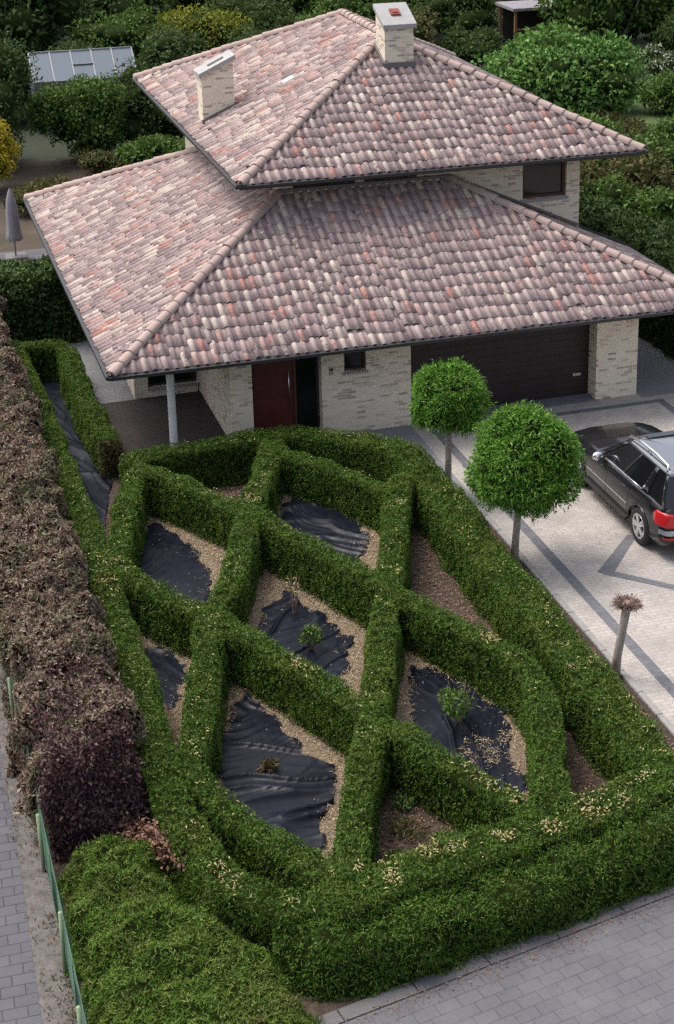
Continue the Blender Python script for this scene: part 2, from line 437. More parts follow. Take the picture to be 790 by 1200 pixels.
def scatter(V, F, density, rng):
    a, b, c, d = (V[F[:, i]] for i in range(4))
    nrm = np.cross(c - a, d - b); area = np.linalg.norm(nrm, axis=1) / 2
    nrm = unit(nrm)
    cnt = rng.poisson(area * density)
    i = np.repeat(np.arange(len(F)), cnt)
    u = rng.random((len(i), 1)); v = rng.random((len(i), 1))
    P = (a[i] * (1 - u) + b[i] * u) * (1 - v) + (d[i] * (1 - u) + c[i] * u) * v
    return P, nrm[i]

HEDGE_LINES = []
def hedge(name, label, pts, h, wd, leaf='hedgeleaf', core='hedgecore', dens=2100, L=(.03, .078), W=(.010, .019), rnd=.06, bump=.058, group='clipped hedges of the knot garden',
          cat='hedge', ends=(True, True), batter=.04, shag=.75, seed=1, hvar=.03, lump=2.2, upw=.25):
    rng = np.random.default_rng(seed)
    q = resample(pts, .11)
    if name == 'clipped_hedge': HEDGE_LINES.append((q[:, :2], wd))
    if q.shape[1] == 2: q = np.c_[q, np.full(len(q), wd)]
    t = np.gradient(q[:, :2], axis=0); t = unit(t); nr = np.c_[t[:, 1], -t[:, 0]]     # right side
    half = q[:, 2] / 2
    # unit profile: from left foot, over the top, to right foot
    prof = []
    for z in np.linspace(0, 1, 8)[:-1]: prof.append((-1, z))
    for a in np.linspace(0, math.pi / 2, 4): prof.append((-1, 1, a))
    prof2 = []
    def ring(hw):
        out = []
        for z in np.linspace(0, h - rnd, 7): out.append((-hw - batter * (1 - z / h), z))
        for a in (22, 45, 68): out.append((-hw + rnd * (1 - math.cos(rad(a))), h - rnd + rnd * math.sin(rad(a))))
        top = np.linspace(-hw + rnd, hw - rnd, 6)
        for x in top: out.append((x, h))
        for a in (68, 45, 22): out.append((hw - rnd * (1 - math.cos(rad(a))), h - rnd + rnd * math.sin(rad(a))))
        for z in np.linspace(h - rnd, 0, 7): out.append((hw + batter * (1 - z / h), z))
        return np.array(out)
    rows = []
    for i in range(len(q)):
        r = ring(half[i])
        rows.append(np.c_[q[i, 0] + nr[i, 0] * r[:, 0], q[i, 1] + nr[i, 1] * r[:, 0], r[:, 1]])
    if ends[0]:
        mid = rows[0].copy(); c0 = np.r_[q[0, :2], 0]
        a = rows[0].copy(); a[:, :2] = q[0, :2] + (a[:, :2] - q[0, :2]) * .75 - t[0] * .05
        z = np.repeat(np.r_[q[0, :2] - t[0] * .06, 0][None], len(mid), 0); z[:, 2] = rows[0][:, 2] * .95
        rows = [z, a] + rows
    if ends[1]:
        a = rows[-1].copy(); a[:, :2] = q[-1, :2] + (a[:, :2] - q[-1, :2]) * .75 + t[-1] * .05
        z = np.repeat(np.r_[q[-1, :2] + t[-1] * .06, 0][None], len(a), 0); z[:, 2] = a[:, 2] * .95
        rows = rows + [a, z]
    G = np.stack(rows)
    V, F = grid_mesh(G)
    # displacement outwards from the centre line
    cen = np.repeat(np.concatenate([q[:1, :2]] * (2 if ends[0] else 0) + [q[:, :2]] + [q[-1:, :2]] * (2 if ends[1] else 0)), G.shape[1], axis=0)
    out = np.c_[V[:, :2] - cen, np.maximum(V[:, 2] - h * .75, 0) * 2]; out = unit(out)
    dz = vnoise(V, lump, seed) * bump + vnoise(V, 6, seed + 1) * bump * .7
    lift = vnoise(np.c_[V[:, :2], V[:, 2] * 0], .6, seed + 5) * hvar
    V = V + out * dz[:, None]; V[:, 2] += lift * (V[:, 2] / h)
    V[:, 2] = np.maximum(V[:, 2], 0)
    P, N = scatter(V, F, dens * 1.25, rng)
    hol = vnoise(P, 8.5, seed + 30) * .6 + vnoise(P, 17, seed + 31) * .4       # clumps and hollows a hand wide
    bare = vnoise(P, 2.6, seed + 32)
    kp_ = rng.random(len(P)) < np.clip(.75 + hol * 1.1, .12, 1) * np.where(bare < -.6, .5, 1)
    P, N, hol = P[kp_], N[kp_], hol[kp_]
    P = P + N * (hol * .05 - .012 + rng.normal(size=len(P)) * .008)[:, None]
    P[:, 2] = np.maximum(P[:, 2], .01)
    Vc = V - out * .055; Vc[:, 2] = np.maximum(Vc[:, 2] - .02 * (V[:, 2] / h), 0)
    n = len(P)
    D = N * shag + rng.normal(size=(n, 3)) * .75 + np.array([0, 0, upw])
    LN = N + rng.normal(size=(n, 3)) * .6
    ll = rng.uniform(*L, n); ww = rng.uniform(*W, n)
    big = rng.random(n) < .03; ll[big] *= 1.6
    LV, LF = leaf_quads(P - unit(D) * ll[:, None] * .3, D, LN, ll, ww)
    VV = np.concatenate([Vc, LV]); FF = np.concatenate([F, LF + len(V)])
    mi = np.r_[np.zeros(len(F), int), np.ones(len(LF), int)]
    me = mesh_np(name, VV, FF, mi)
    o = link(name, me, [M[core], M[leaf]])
    tag(o, label, cat, group)
    return o

def blob_points(n, c, r, rng, shell=.75, low=-.6):
    d = unit(rng.normal(size=(n * 2, 3))); d = d[d[:, 2] > low][:n]
    rr = 1 - (1 - shell) * rng.random((len(d), 1)) ** 1.5
    return np.array(c) + d * rr * np.array(r), unit(d / np.array(r))

def crown_mesh(name, clumps, nleaf, L, W, leaf, parent=None, seed=3, droop=.0, core=None, shag=.6, low=-.7, flat=.6, ruff=0):
    """leaf crown made of many uneven clumps: clumps = [(centre, radii)]"""
    rng = np.random.default_rng(seed)
    vol = np.array([r[0] * r[1] + r[2] * r[0] for c_, r in clumps]); vol = vol / vol.sum()
    Vs, Ps, Ns = [], [], []
    for (c_, r), f in zip(clumps, vol):
        P, N = blob_points(max(8, int(nleaf * f)), c_, r, rng, .62, low)
        Ps.append(P); Ns.append(N)
    P = np.concatenate(Ps); N = np.concatenate(Ns); n = len(P)
    # drop leaves sitting deep inside other clumps
    keep = np.ones(n, bool)
    for c_, r in clumps:
        keep &= (((P - np.array(c_)) / (np.array(r) * .55)) ** 2).sum(1) > 1
    keep &= P[:, 2] > .02
    P, N = P[keep], N[keep]; n = len(P)
    P = P + N * vnoise(P, 2.5 / max(L[1] * 8, .3), seed)[:, None] * L[1] * .9
    if ruff:
        hol = vnoise(P, 7, seed + 3) * .6 + vnoise(P, 14, seed + 4) * .4
        kp_ = rng.random(n) < np.clip(.8 + hol * 1.2, .15, 1); P, N, hol = P[kp_], N[kp_], hol[kp_]; n = len(P)
        P = P + N * (hol * ruff + np.where(rng.random(n) < .04, .06, 0))[:, None]
    D = N * shag + rng.normal(size=(n, 3)) * .6 + np.array([0, 0, -droop])
    LN = N * flat + rng.normal(size=(n, 3)) * .5 + np.array([0, 0, .5])
    V, F = leaf_quads(P, D, LN, rng.uniform(*L, n), rng.uniform(*W, n))
    mi = np.zeros(len(F), int); mats = [M[leaf]]
    if core:
        for c_, r in clumps:
            u = np.linspace(0, 2 * math.pi, 11); v = np.linspace(-1.5, 1.5, 7)
            U_, V_ = np.meshgrid(u, v, indexing='ij')
            G = np.stack([c_[0] + r[0] * .6 * np.cos(U_) * np.cos(V_), c_[1] + r[1] * .6 * np.sin(U_) * np.cos(V_), np.maximum(c_[2] + r[2] * .6 * np.sin(V_), .01)], -1)
            gv, gf = grid_mesh(G)
            gv = gv + np.random.default_rng(1).normal(size=gv.shape) * .02
            F = np.concatenate([F, gf + len(V)]); V = np.concatenate([V, gv]); mi = np.r_[mi, np.ones(len(gf), int)]
        mats.append(M[core])
    me = mesh_np(name, V, F, mi)
    return link(name, me, mats, parent)

def clump_set(rad3, n, rng, size=(.3, .5), low=-.5, z0=0):
    """n lumps spread over an ellipsoid of radii rad3 centred at height z0"""
    out = [((0, 0, z0), tuple(np.array(rad3) * .72))]
    d = unit(rng.normal(size=(n * 4, 3))); d = d[d[:, 2] > low][:n]
    for v in d:
        s = rng.uniform(*size)
        rr = rng.uniform(.55, .8)
        out.append((tuple(v * np.array(rad3) * rr + np.array([0, 0, z0])), tuple(np.array(rad3) * s * rng.uniform(.8, 1.2, 3))))
    return out

def shrub(name, label, loc, r, h, leaf, n=3500, L=(.12, .22), W=(.06, .11), lumps=14, cat='shrub', group=None, seed=1, low=-.8, core='crowncore', stem=True, droop=0, ry=None):
    rng = np.random.default_rng(seed)
    o = empty(name, label, cat, (loc[0], loc[1], 0), 0, group)
    cl = clump_set((r, ry or r, h * .5), lumps, rng, (.28, .48), low, h * .5)
    crown_mesh('foliage', cl, n, L, W, leaf, o, seed, droop, core)
    if stem:
        b = MB()
        for i in range(4):
            a = i * 1.6 + seed
            b.tube([(0.05 * math.cos(a), .05 * math.sin(a), 0), (r * .3 * math.cos(a), r * .3 * math.sin(a), h * .35), (r * .5 * math.cos(a), r * .5 * math.sin(a), h * .7)], [.04, .03, .012], 6)
        b.build('stem', M['bark'], o, True)
    return o

def tree(name, label, loc, r, h, trunk_h, leaf, n=5000, L=(.16, .3), W=(.09, .16), lumps=20, group=None, seed=1, low=-.6, core='crowncore', ry=None, droop=0):
    rng = np.random.default_rng(seed)
    o = empty(name, label, 'tree', (loc[0], loc[1], 0), 0, group)
    ch = (h - trunk_h)
    cl = clump_set((r, ry or r, ch * .5), lumps, rng, (.26, .46), low, trunk_h + ch * .5)
    crown_mesh('crown', cl, n, L, W, leaf, o, seed, droop, core)
    b = MB(); tr = .05 + r * .05
    b.tube([(0, 0, 0), (.03, .02, trunk_h * .5), (0, .05, trunk_h), (0, 0, trunk_h + ch * .45)], [tr * 1.4, tr, tr * .85, tr * .4], 9)
    for i in range(5):
        a = i * 1.256 + seed
        b.tube([(0, 0, trunk_h * .9), (r * .35 * math.cos(a), r * .35 * math.sin(a), trunk_h + ch * .25), (r * .6 * math.cos(a), r * .6 * math.sin(a), trunk_h + ch * .5)], [tr * .55, tr * .35, tr * .12], 7)
    b.build('trunk', M['bark'], o, True)
    return o

# ------------------------------------------------------------------ the setting
def sheet(name, pts, z, m):
    return struct(MB().poly([(x, y, z) for x, y in pts]).build(name, m))

sheet('ground', [(-400, -300), (500, -300), (500, 600), (-400, 600)], 0, M['ground'])
sheet('garden_soil', [(-3.0, -16.6), (0.1, -16.6), (5.4, -15.6), (6.5, -15.4), (6.5, 1.0), (-3.0, 7.6)], .004, M['soil'])
sheet('lawn', [(-8, 12), (2, 9), (9, 17), (9, 30), (-8, 30)], .004, M['lawn'])
sheet('back_lawn', [(17, 17), (40, 17), (40, 36), (17, 36)], .004, mottled('back_grass', [(.3, (.045, .075, .018)), (.7, (.075, .11, .028))], 1.5, .95, .5))
# street in front, sidewalk on the left
def sline(x, off=0): return -16.615 + .184 * x + off
sheet('street', [(-3.4, sline(-3.4)), (30, sline(30)), (30, -40), (-3.4, -40)], .008, M['street'])
edge = MB()
x = -0.6
while x < 9:
    edge.box((0, 0, 0), (.97, .2, .02), .004)
    vs = edge.bm.verts[:] if False else None
    x += 1
edge.bm.free()
eb = MB()
for i in range(-1, 11):
    a = (i + .01, sline(i + .01, .12)); b_ = (i + .99, sline(i + .99, .12))
    eb.bar((a[0], a[1], .012), (b_[0], b_[1], .012), .22, .024)
struct(eb.build('street_edge_stones', pavemat('edge_stone', (.104, .103, .112), (.088, .088, .097), (.05, .05, .05), 1, .5, 0, .004, (.16, .14, .13), .4)))
sheet('sidewalk', [(-3.29, 8), (-3.29, -9), (-3.31, -12), (-3.40, -15.5), (-3.5, -19), (-12, -19), (-12, 8)], .016, M['walk'])
sheet('gravel_strip', [(-3.292, 8), (-2.98, 8), (-2.98, -19), (-3.52, -19), (-3.402, -15.5), (-3.312, -12), (-3.292, -9)], .012, M['strip'])
# driveway
sheet('driveway', [(6.6, -16.0), (20, -13.5), (20, 1.5), (6.6, 1.5)], .008, M['drive'])
def bandline(name, a, b, wd=.2):
    a = Vector((*a, 0)); b = Vector((*b, 0)); d = (b - a).normalized(); n = Vector((-d.y, d.x, 0)) * wd / 2
    return sheet(name, [tuple((p)[:2]) for p in (a - n, b - n, b + n, a + n)], .013, M['band'])
bandline('driveway_band', (7.06, .9), (7.08, -15.5), .2)
bandline('driveway_band', (7.16, .52), (12.6, .52), .17)
bandline('driveway_band', (12.51, .43), (12.51, -12), .17)
sheet('driveway_band', [(8.95, -5.75), (8.80, -5.65), (7.63, -6.88), (7.70, -7.02), (8.75, -8.1), (8.88, -7.98), (7.93, -6.97)], .013, M['band'])
sheet('garage_apron', [(6.68, 1.02), (11.2, 1.02), (11.2, 1.6), (6.68, 1.6)], .013, mottled('dark_apron', [(.3, (.11, .115, .13)), (.7, (.16, .165, .18))], 3))
sheet('side_path', [(12.2, .85), (14.5, .85), (14.5, 14), (12.2, 14)], .013, M['slab'])
sheet('slab_path', [(5.0, 1.0), (6.62, 1.0), (6.62, -2.6), (6.05, -2.6), (6.05, .1), (5.0, .1)], .012, M['slab'])
kb = MB()
for i in range(20):
    y0 = -2.62 - i * .7
    kb.box((6.475, y0 - .69, 0), (6.592, y0, .055), .008)
struct(kb.build('kerb', M['kerb']))
sheet('porch_floor', [(.1, 4.6), (.1, .1), (4.7, .1), (4.7, 1.4), (2.7, 1.4), (2.7, 4.62)], .05, M['porchtile'])
sheet('side_terrace', [(-.05, 4.55), (1.15, 4.55), (1.15, 13), (-.05, 13)], .055, M['slab'])

# ------------------------------------------------------------------ the house
H1, W1, D1 = 2.37, 13.566, 14.996
X2, Y2, H2, W2, D2 = 3.582, 3.598, 5.13, 9.743, 13.518
T = .4645; PA = math.atan(T); CA, SA = math.cos(PA), math.sin(PA)
AP = H2 + W2 / 2 * T
house = empty('brick_house', 'pale brick villa with two tiers of hipped clay tile roof and garage', 'house', (0, 0, 0))

def tile_face(P0, u, v, L, S, clips, seed):
    rng = np.random.default_rng(seed)
    wcol, ex, lap = .2099, .372, .03
    P0 = np.array(P0); u = np.array(u, float); v = np.array(v, float); n = np.cross(u, v)
    cols = int(math.ceil(L / wcol)) + 1; rows = int(math.ceil(S / ex)) + 1
    ii, jj = np.meshgrid(np.arange(cols), np.arange(rows), indexing='ij'); ii = ii.ravel(); jj = jj.ravel(); m = len(ii)
    ju = rng.normal(size=m) * .008; jl = rng.normal(size=m) * .004
    colj = np.repeat(rng.uniform(-.13, .13, cols // 2 + 2), 2)[:cols] + rng.normal(size=cols) * .012
    jv = rng.normal(size=m) * .013 - (rng.random(m) < .04) * .05 * (jj > 0) + np.where(jj > 0, colj[ii], 0)
    Vs, Fs, Ms, off = [], [], [], 0
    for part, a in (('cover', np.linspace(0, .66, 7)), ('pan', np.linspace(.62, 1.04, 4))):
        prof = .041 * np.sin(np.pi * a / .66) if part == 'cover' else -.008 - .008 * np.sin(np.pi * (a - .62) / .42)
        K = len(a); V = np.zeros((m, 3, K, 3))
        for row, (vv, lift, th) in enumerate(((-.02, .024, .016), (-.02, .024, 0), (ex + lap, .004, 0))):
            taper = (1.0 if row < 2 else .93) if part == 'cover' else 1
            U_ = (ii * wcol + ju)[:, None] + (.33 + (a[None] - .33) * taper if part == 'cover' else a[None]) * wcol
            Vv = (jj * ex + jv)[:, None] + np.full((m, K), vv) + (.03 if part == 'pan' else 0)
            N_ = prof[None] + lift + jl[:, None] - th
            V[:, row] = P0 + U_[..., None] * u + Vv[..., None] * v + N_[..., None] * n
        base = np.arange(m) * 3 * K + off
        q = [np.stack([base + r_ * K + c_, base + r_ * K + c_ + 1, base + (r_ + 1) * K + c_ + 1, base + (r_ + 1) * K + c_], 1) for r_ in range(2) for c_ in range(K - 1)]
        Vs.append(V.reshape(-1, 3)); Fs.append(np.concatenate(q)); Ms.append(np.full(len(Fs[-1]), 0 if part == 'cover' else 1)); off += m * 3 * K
    V = np.concatenate(Vs); F = np.concatenate(Fs); MI = np.concatenate(Ms)
    # only tiles near the kept area
    me = mesh_np('t', V, F, MI)
    bm = bmesh.new(); bm.from_mesh(me); bpy.data.meshes.remove(me)
    for co, no in clips:
        bmesh.ops.bisect_plane(bm, geom=bm.verts[:] + bm.edges[:] + bm.faces[:], plane_co=co, plane_no=no, clear_outer=True)
    return bm

def roof(name, x0, y0, W, D, z0, parent, faces, extra, bed):
    """hipped tile roof; faces maps side -> extra clip planes"""
    x1, y1 = x0 + W, y0 + D
    allbm = bmesh.new()
    half = min(W, D) / 2
    spec = dict(
        front=((x0, y0, z0), (1, 0, 0), (0, CA, SA), W, [((x0, y0, 0), (-1, 1, 0)), ((x1, y0, 0), (1, 1, 0))]),
        left=((x0, y1, z0), (0, -1, 0), (CA, 0, SA), D, [((x0, y0, 0), (1, -1, 0)), ((x0, y1, 0), (1, 1, 0))]),
        right=((x1, y0, z0), (0, 1, 0), (-CA, 0, SA), D, [((x1, y0, 0), (-1, -1, 0)), ((x1, y1, 0), (-1, 1, 0))]),
        back=((x1, y1, z0), (-1, 0, 0), (0, -CA, SA), W, [((x0, y1, 0), (-1, -1, 0)), ((x1, y1, 0), (1, -1, 0))]))
    for i, (side, ex) in enumerate(faces.items()):
        P0, u, v, L, cl = spec[side]
        bm = tile_face(P0, u, v, L, half / CA, cl + ex, 20 + i + int(z0 * 10))
        me = bpy.data.meshes.new('t'); bm.to_mesh(me); bm.free(); allbm.from_mesh(me); bpy.data.meshes.remove(me)
    me = bpy.data.meshes.new(name); allbm.to_mesh(me); allbm.free()
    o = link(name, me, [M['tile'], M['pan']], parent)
    # bed under the tiles
    b = MB()
    for pts in bed: b.poly(pts)
    b.build('roof_bed', M['mortar'], o)
    return o

def hip_caps(parent, lines, name='hip_tiles'):
    if len(lines) > 1:
        for ln in lines: hip_caps(parent, [ln], name)
        return
    Vs, Fs = [], []; off = 0
    rng = np.random.default_rng(5)
    for a, b in lines:
        a = np.array(a, float); b = np.array(b, float); Ln = np.linalg.norm(b - a); d = (b - a) / Ln
        s = unit(np.cross(d, [0, 0, 1.])[None])[0]; up = np.cross(s, d)
        n = int(Ln / .36)
        for i in range(n + 1):
            l0, l1 = i * .36 - .03, min((i + 1) * .36 + .03, Ln + .05)
            ang = np.linspace(-.15, math.pi + .15, 9)
            rings = []
            j = rng.normal() * .006
            for l, r, lf in ((l0, .105, .014), (l0, .116, .016), (l0 + .05, .116, .014), (l1, .106, .0)):
                rings.append(a + d * l + np.cos(ang)[:, None] * s * r + (np.sin(ang)[:, None] * r * .95 + lf + j) * up)
            V, F = grid_mesh(np.stack(rings)); Vs.append(V); Fs.append(F + off); off += len(V)
    me = mesh_np(name, np.concatenate(Vs), np.concatenate(Fs))
    return link(name, me, M['hip'], parent)

B0 = -.012
def L3(x, y, z): return (x, y, z)
wy = Y2 + 1.1185; wx = X2 + 1.1185; wx1 = X2 + W2 - 1.1185; wyb = Y2 + D2 - 1.1185     # upper walls
hz = H1 + wy * T
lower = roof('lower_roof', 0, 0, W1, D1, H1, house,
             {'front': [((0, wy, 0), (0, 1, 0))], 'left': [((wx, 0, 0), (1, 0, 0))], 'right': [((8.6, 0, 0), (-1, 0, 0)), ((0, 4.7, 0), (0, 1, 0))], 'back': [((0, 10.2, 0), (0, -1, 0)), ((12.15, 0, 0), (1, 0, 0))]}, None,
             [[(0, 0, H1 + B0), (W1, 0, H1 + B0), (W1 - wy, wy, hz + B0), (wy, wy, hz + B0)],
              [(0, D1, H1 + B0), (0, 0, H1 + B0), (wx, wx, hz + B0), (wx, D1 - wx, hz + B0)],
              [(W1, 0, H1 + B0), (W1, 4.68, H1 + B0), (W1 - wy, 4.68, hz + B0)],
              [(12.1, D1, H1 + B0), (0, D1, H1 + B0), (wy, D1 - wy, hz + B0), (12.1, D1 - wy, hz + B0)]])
hip_caps(lower, [((0, 0, H1 + .03), (wy, wy, hz + .03)), ((W1, 0, H1 + .03), (W1 - wy, wy, hz + .03)), ((0, D1, H1 + .03), (wx, D1 - wx, hz + .03))])
r0 = (X2 + W2 / 2, Y2 + W2 / 2, AP); r1 = (X2 + W2 / 2, Y2 + D2 - W2 / 2, AP)
def dn(p, d=B0): return (p[0], p[1], p[2] + d)
UA, UB, UC, UD = (X2, Y2, H2), (X2 + W2, Y2, H2), (X2 + W2, Y2 + D2, H2), (X2, Y2 + D2, H2)
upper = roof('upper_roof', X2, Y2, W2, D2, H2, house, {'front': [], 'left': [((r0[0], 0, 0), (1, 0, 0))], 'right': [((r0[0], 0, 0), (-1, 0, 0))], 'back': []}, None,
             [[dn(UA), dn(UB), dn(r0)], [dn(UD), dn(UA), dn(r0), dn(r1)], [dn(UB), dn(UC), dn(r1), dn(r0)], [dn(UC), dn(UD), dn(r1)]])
hip_caps(upper, [(dn(UA, .03), dn(r0, .03)), (dn(UB, .03), dn(r0, .03)), (dn(UD, .03), dn(r1, .03)), (dn(UC, .03), dn(r1, .03)), (dn(r0, .04), dn(r1, .04))])

def gutter(parent, x0, y0, W, D, z, short=None):
    b = MB(); o = .07
    x1, yr = x0 + W, (short if short else y0 + D + o)
    runs = [((x0 - o, y0 - o), (x1 + o, y0 - o)), ((x1 + o, y0 - o), (x1 + o, yr)), ((x1 + o if not short else 12.1, y0 + D + o), (x0 - o, y0 + D + o)), ((x0 - o, y0 + D + o), (x0 - o, y0 - o))]
    for p, q in runs:
        b.bar((p[0], p[1], z - .03), (q[0], q[1], z - .03), .10, .065)
    g_ = b.build('gutter', M['gutter'], parent)
    b = MB()
    for (ax, ay), (bx, by) in (((x0, y0), (x0 + W, y0)), ((x0 + W, y0), (x0 + W, short if short else y0 + D)), ((x0 + W if not short else 12.1, y0 + D), (x0, y0 + D)), ((x0, y0 + D), (x0, y0))):
        b.bar((ax, ay, z - .055), (bx, by, z - .055), .03, .10)
    b.build('fascia', M['gutter'], parent)
gutter(lower, 0, 0, W1, D1, H1, 4.7)
b = MB(); b.bar((12.22, 4.70, H1 + (W1 - 12.22) * T + .02), (W1 + .05, 4.70, H1 + .02), .05, .16); b.build('verge_board', M['gutter'], lower)
gutter(upper, X2, Y2, W2, D2, H2)
def soffit(parent, x0, y0, x1, y1, ix0, iy0, ix1, iy1, z):
    b = MB()
    b.poly([(x0, y0, z), (x1, y0, z), (ix1, iy0, z), (ix0, iy0, z)]); b.poly([(x1, y0, z), (x1, y1, z), (ix1, iy1, z), (ix1, iy0, z)])
    b.poly([(x1, y1, z), (x0, y1, z), (ix0, iy1, z), (ix1, iy1, z)]); b.poly([(x0, y1, z), (x0, y0, z), (ix0, iy0, z), (ix0, iy1, z)])
    b.build('soffit', M['soffit'], parent)
b = MB(); zs_ = H1 - .1
for q in ([(.02, .02), (W1 - .02, .02), (12.3, 1.5), (1.0, 1.5)], [(W1 - .02, .02), (W1 - .02, 4.68), (12.1, 4.68), (12.1, 1.5), (12.3, 1.5)], [(12.1, D1 - .02), (.02, D1 - .02), (1.0, 14.1), (12.1, 14.1)], [(.02, D1 - .02), (.02, .02), (1.0, 1.5), (1.0, 14.1)]):
    b.poly([(x, y, zs_) for x, y in q])
b.build('soffit', M['soffit'], lower)
soffit(upper, X2 + .02, Y2 + .02, X2 + W2 - .02, Y2 + D2 - .02, wx - .05, wy - .05, wx1 + .05, wyb + .05, H2 - .1)
# porch ceiling
MB().poly([(1.0, 1.4, H1 - .1), (4.7, 1.4, H1 - .1), (4.7, 4.7, H1 - .1), (1.0, 4.7, H1 - .1)]).build('porch_ceiling', M['soffit'], house)

# lower walls
b = MB(); ZT = H1 - .08
b.box((5.64, 1.05, 0), (6.66, 1.38, ZT)); b.box((4.63, 1.05, 0), (5.14, 1.38, ZT)); b.box((5.14, 1.05, 0), (5.64, 1.38, 1.44))
b.box((2.62, 1.08, 0), (3.10, 4.58, ZT))                       # porch side wall and door pier
b.box((11.12, 1.07, 0), (12.15, 1.62, ZT))                      # garage pier
b.box((1.1, 4.6, 0), (1.42, 4.9, ZT)); b.box((1.42, 4.6, 0), (2.6, 4.9, .28)); b.box((2.58, 4.6, 0), (3.1, 4.9, ZT))
b.box((1.1, 4.9, 0), (1.4, 13.9, ZT))                           # left wall
b.box((1.1, 13.9, 0), (12.15, 14.2, ZT)); b.box((11.85, 1.62, 0), (12.15, 13.9, 2.9))
b.build('wall', M['brick'], house)
# upper walls with the front right window opening
b = MB(); Z0, Z1 = 2.9, H2 - .08
wl, wr, wz = 10.72, 11.86, 3.89
b.box((wr, wy, Z0), (wx1, wy + .3, Z1)); b.box((wl, wy, Z0), (wr, wy + .3, wz)); b.box((8.05, wy, Z0), (wl, wy + .3, Z1))
b.box((wx, wy, Z0), (8.05, wy + .3, hz + .12))
for x0, x1 in ((wx, 5.05), (6.55, 6.75)): b.box((x0, wy, hz + .12), (x1, wy + .3, Z1))
b.box((wx, wy + .3, Z0), (wx + .3, wyb, hz + .08))
for y0, y1 in ((wy + .3, 5.2), (8.35, 8.75), (10.3, 11.2), (13.4, wyb)): b.box((wx, y0, hz + .08), (wx + .3, y1, Z1))
b.box((wx1 - .3, wy + .3, Z0), (wx1, wyb, Z1)); b.box((wx + .3, wyb - .3, Z0), (wx1 - .3, wyb, Z1))
b.build('upper_wall', M['brick'], house)
# clerestory glazing
def window(parts, name='window'):
    pass
def glazed(name, axis, at, a0, a1, z0, z1, fr, mull, frame_m, depth=.06, gm='glass'):
    """frame with panes; axis 'x' runs along X (facing -Y), 'y' along Y (facing -X)"""
    def bx(p, q, d0, d1):
        return ((p[0], at + d0, p[1]), (q[0], at + d1, q[1])) if axis == 'x' else ((at + d0, p[0], p[1]), (at + d1, q[0], q[1]))
    f = MB()
    f.box(*bx((a0, z0), (a1, z0 + fr), 0, depth)); f.box(*bx((a0, z1 - fr), (a1, z1), 0, depth))
    f.box(*bx((a0, z0 + fr), (a0 + fr, z1 - fr), 0, depth)); f.box(*bx((a1 - fr, z0 + fr), (a1, z1 - fr), 0, depth))
    for m_ in mull: f.box(*bx((m_ - fr / 2, z0 + fr), (m_ + fr / 2, z1 - fr), 0, depth))
    o = f.build(name, frame_m, house)
    g_ = MB(); g_.box(*bx((a0 + fr * .5, z0 + fr * .5), (a1 - fr * .5, z1 - fr * .5), depth * .6, depth * .6 + .008)); g_.build('pane', M[gm], o)
    return o
w1 = glazed('window', 'x', wy + .10, wl, wr, wz, Z1, .07, [], M['frame'], .08)
MB().box((wl - .05, wy - .05, wz - .07), (wr + .05, wy + .12, wz - .003), .008).build('sill', M['sill'], w1)
cb = MB()
for i in range(9): cb.bar((11.25 + i * .035, wy + .26 + .012 * (i % 2), wz + .25), (11.25 + i * .035, wy + .26 + .012 * (i % 2), Z1 - .05), .034, .01, (1, 0, 0))
for x0, x1 in ((5.05, 6.55), (6.75, 8.05)): glazed('clerestory_window', 'x', wy + .12, x0, x1, hz + .12, Z1, .05, [], M['darkframe'])
for y0, y1 in ((5.2, 8.35), (8.75, 10.3), (11.2, 13.4)): glazed('clerestory_window', 'y', wx + .12, y0, y1, hz + .08, Z1, .05, [], M['darkframe'])
cb.build('curtain', M['curtain'], w1)
# flashing where the lower roof meets the upper wall
b = MB()
b.bar((wx - .06, wy - .04, hz + .09), (W1 - wy + .02, wy - .04, hz + .09), .09, .07)
b.bar((W1 - wy, wy - .05, hz + .10), (wx1 - .02, wy - .05, H1 + (W1 - wx1) * T + .14), .10, .05)
b.build('flashing', M['lead'], house)

# entrance: door, sidelight, small window
d = MB(); d.box((3.16, 1.33, .06), (4.06, 1.38, 2.2))
for i in range(12): d.box((3.18, 1.318, .09 + i * .175), (4.04, 1.33, .09 + i * .175 + .168), .004)
door = d.build('front_door', M['doorred'], house)
h_ = MB(); h_.tube([(3.95, 1.27, .75), (3.95, 1.27, 1.55)], .014, 8); h_.tube([(3.95, 1.318, .85), (3.95, 1.27, .85)], .01, 6); h_.tube([(3.95, 1.318, 1.45), (3.95, 1.27, 1.45)], .01, 6)
h_.build('handle', M['steel'], door, True)
f = MB(); f.box((3.10, 1.30, .05), (3.158, 1.42, ZT)); f.box((4.062, 1.30, .05), (4.12, 1.42, ZT)); f.box((3.158, 1.30, 2.2), (4.062, 1.42, ZT)); f.build('door_frame', M['frame'], door)
s_ = MB(); s_.box((4.125, 1.34, .06), (4.565, 1.352, ZT)); sl = s_.build('sidelight', M['glass'], house)
f = MB(); f.box((4.57, 1.30, .05), (4.628, 1.42, ZT)); f.box((4.122, 1.31, .05), (4.57, 1.40, .12)); f.build('frame', M['darkframe'], sl)
w2 = glazed('window', 'x', 1.15, 5.14, 5.64, 1.44, ZT, .05, [], M['darkframe'])
MB().box((5.10, 1.0, 1.385), (5.68, 1.16, 1.437), .006).build('sill', M['sill'], w2)
w3 = glazed('window', 'x', 4.7, 1.42, 2.58, .28, ZT, .06, [2.0], M['darkframe'])
MB().box((1.40, 4.54, .22), (2.60, 4.72, .277), .006).build('sill', M['sill'], w3)
b = MB()
for i in range(16): b.box((1.5 + i * .065, 4.765, .4), (1.5 + i * .065 + .058, 4.775 + .01 * (i % 2), ZT - .05))
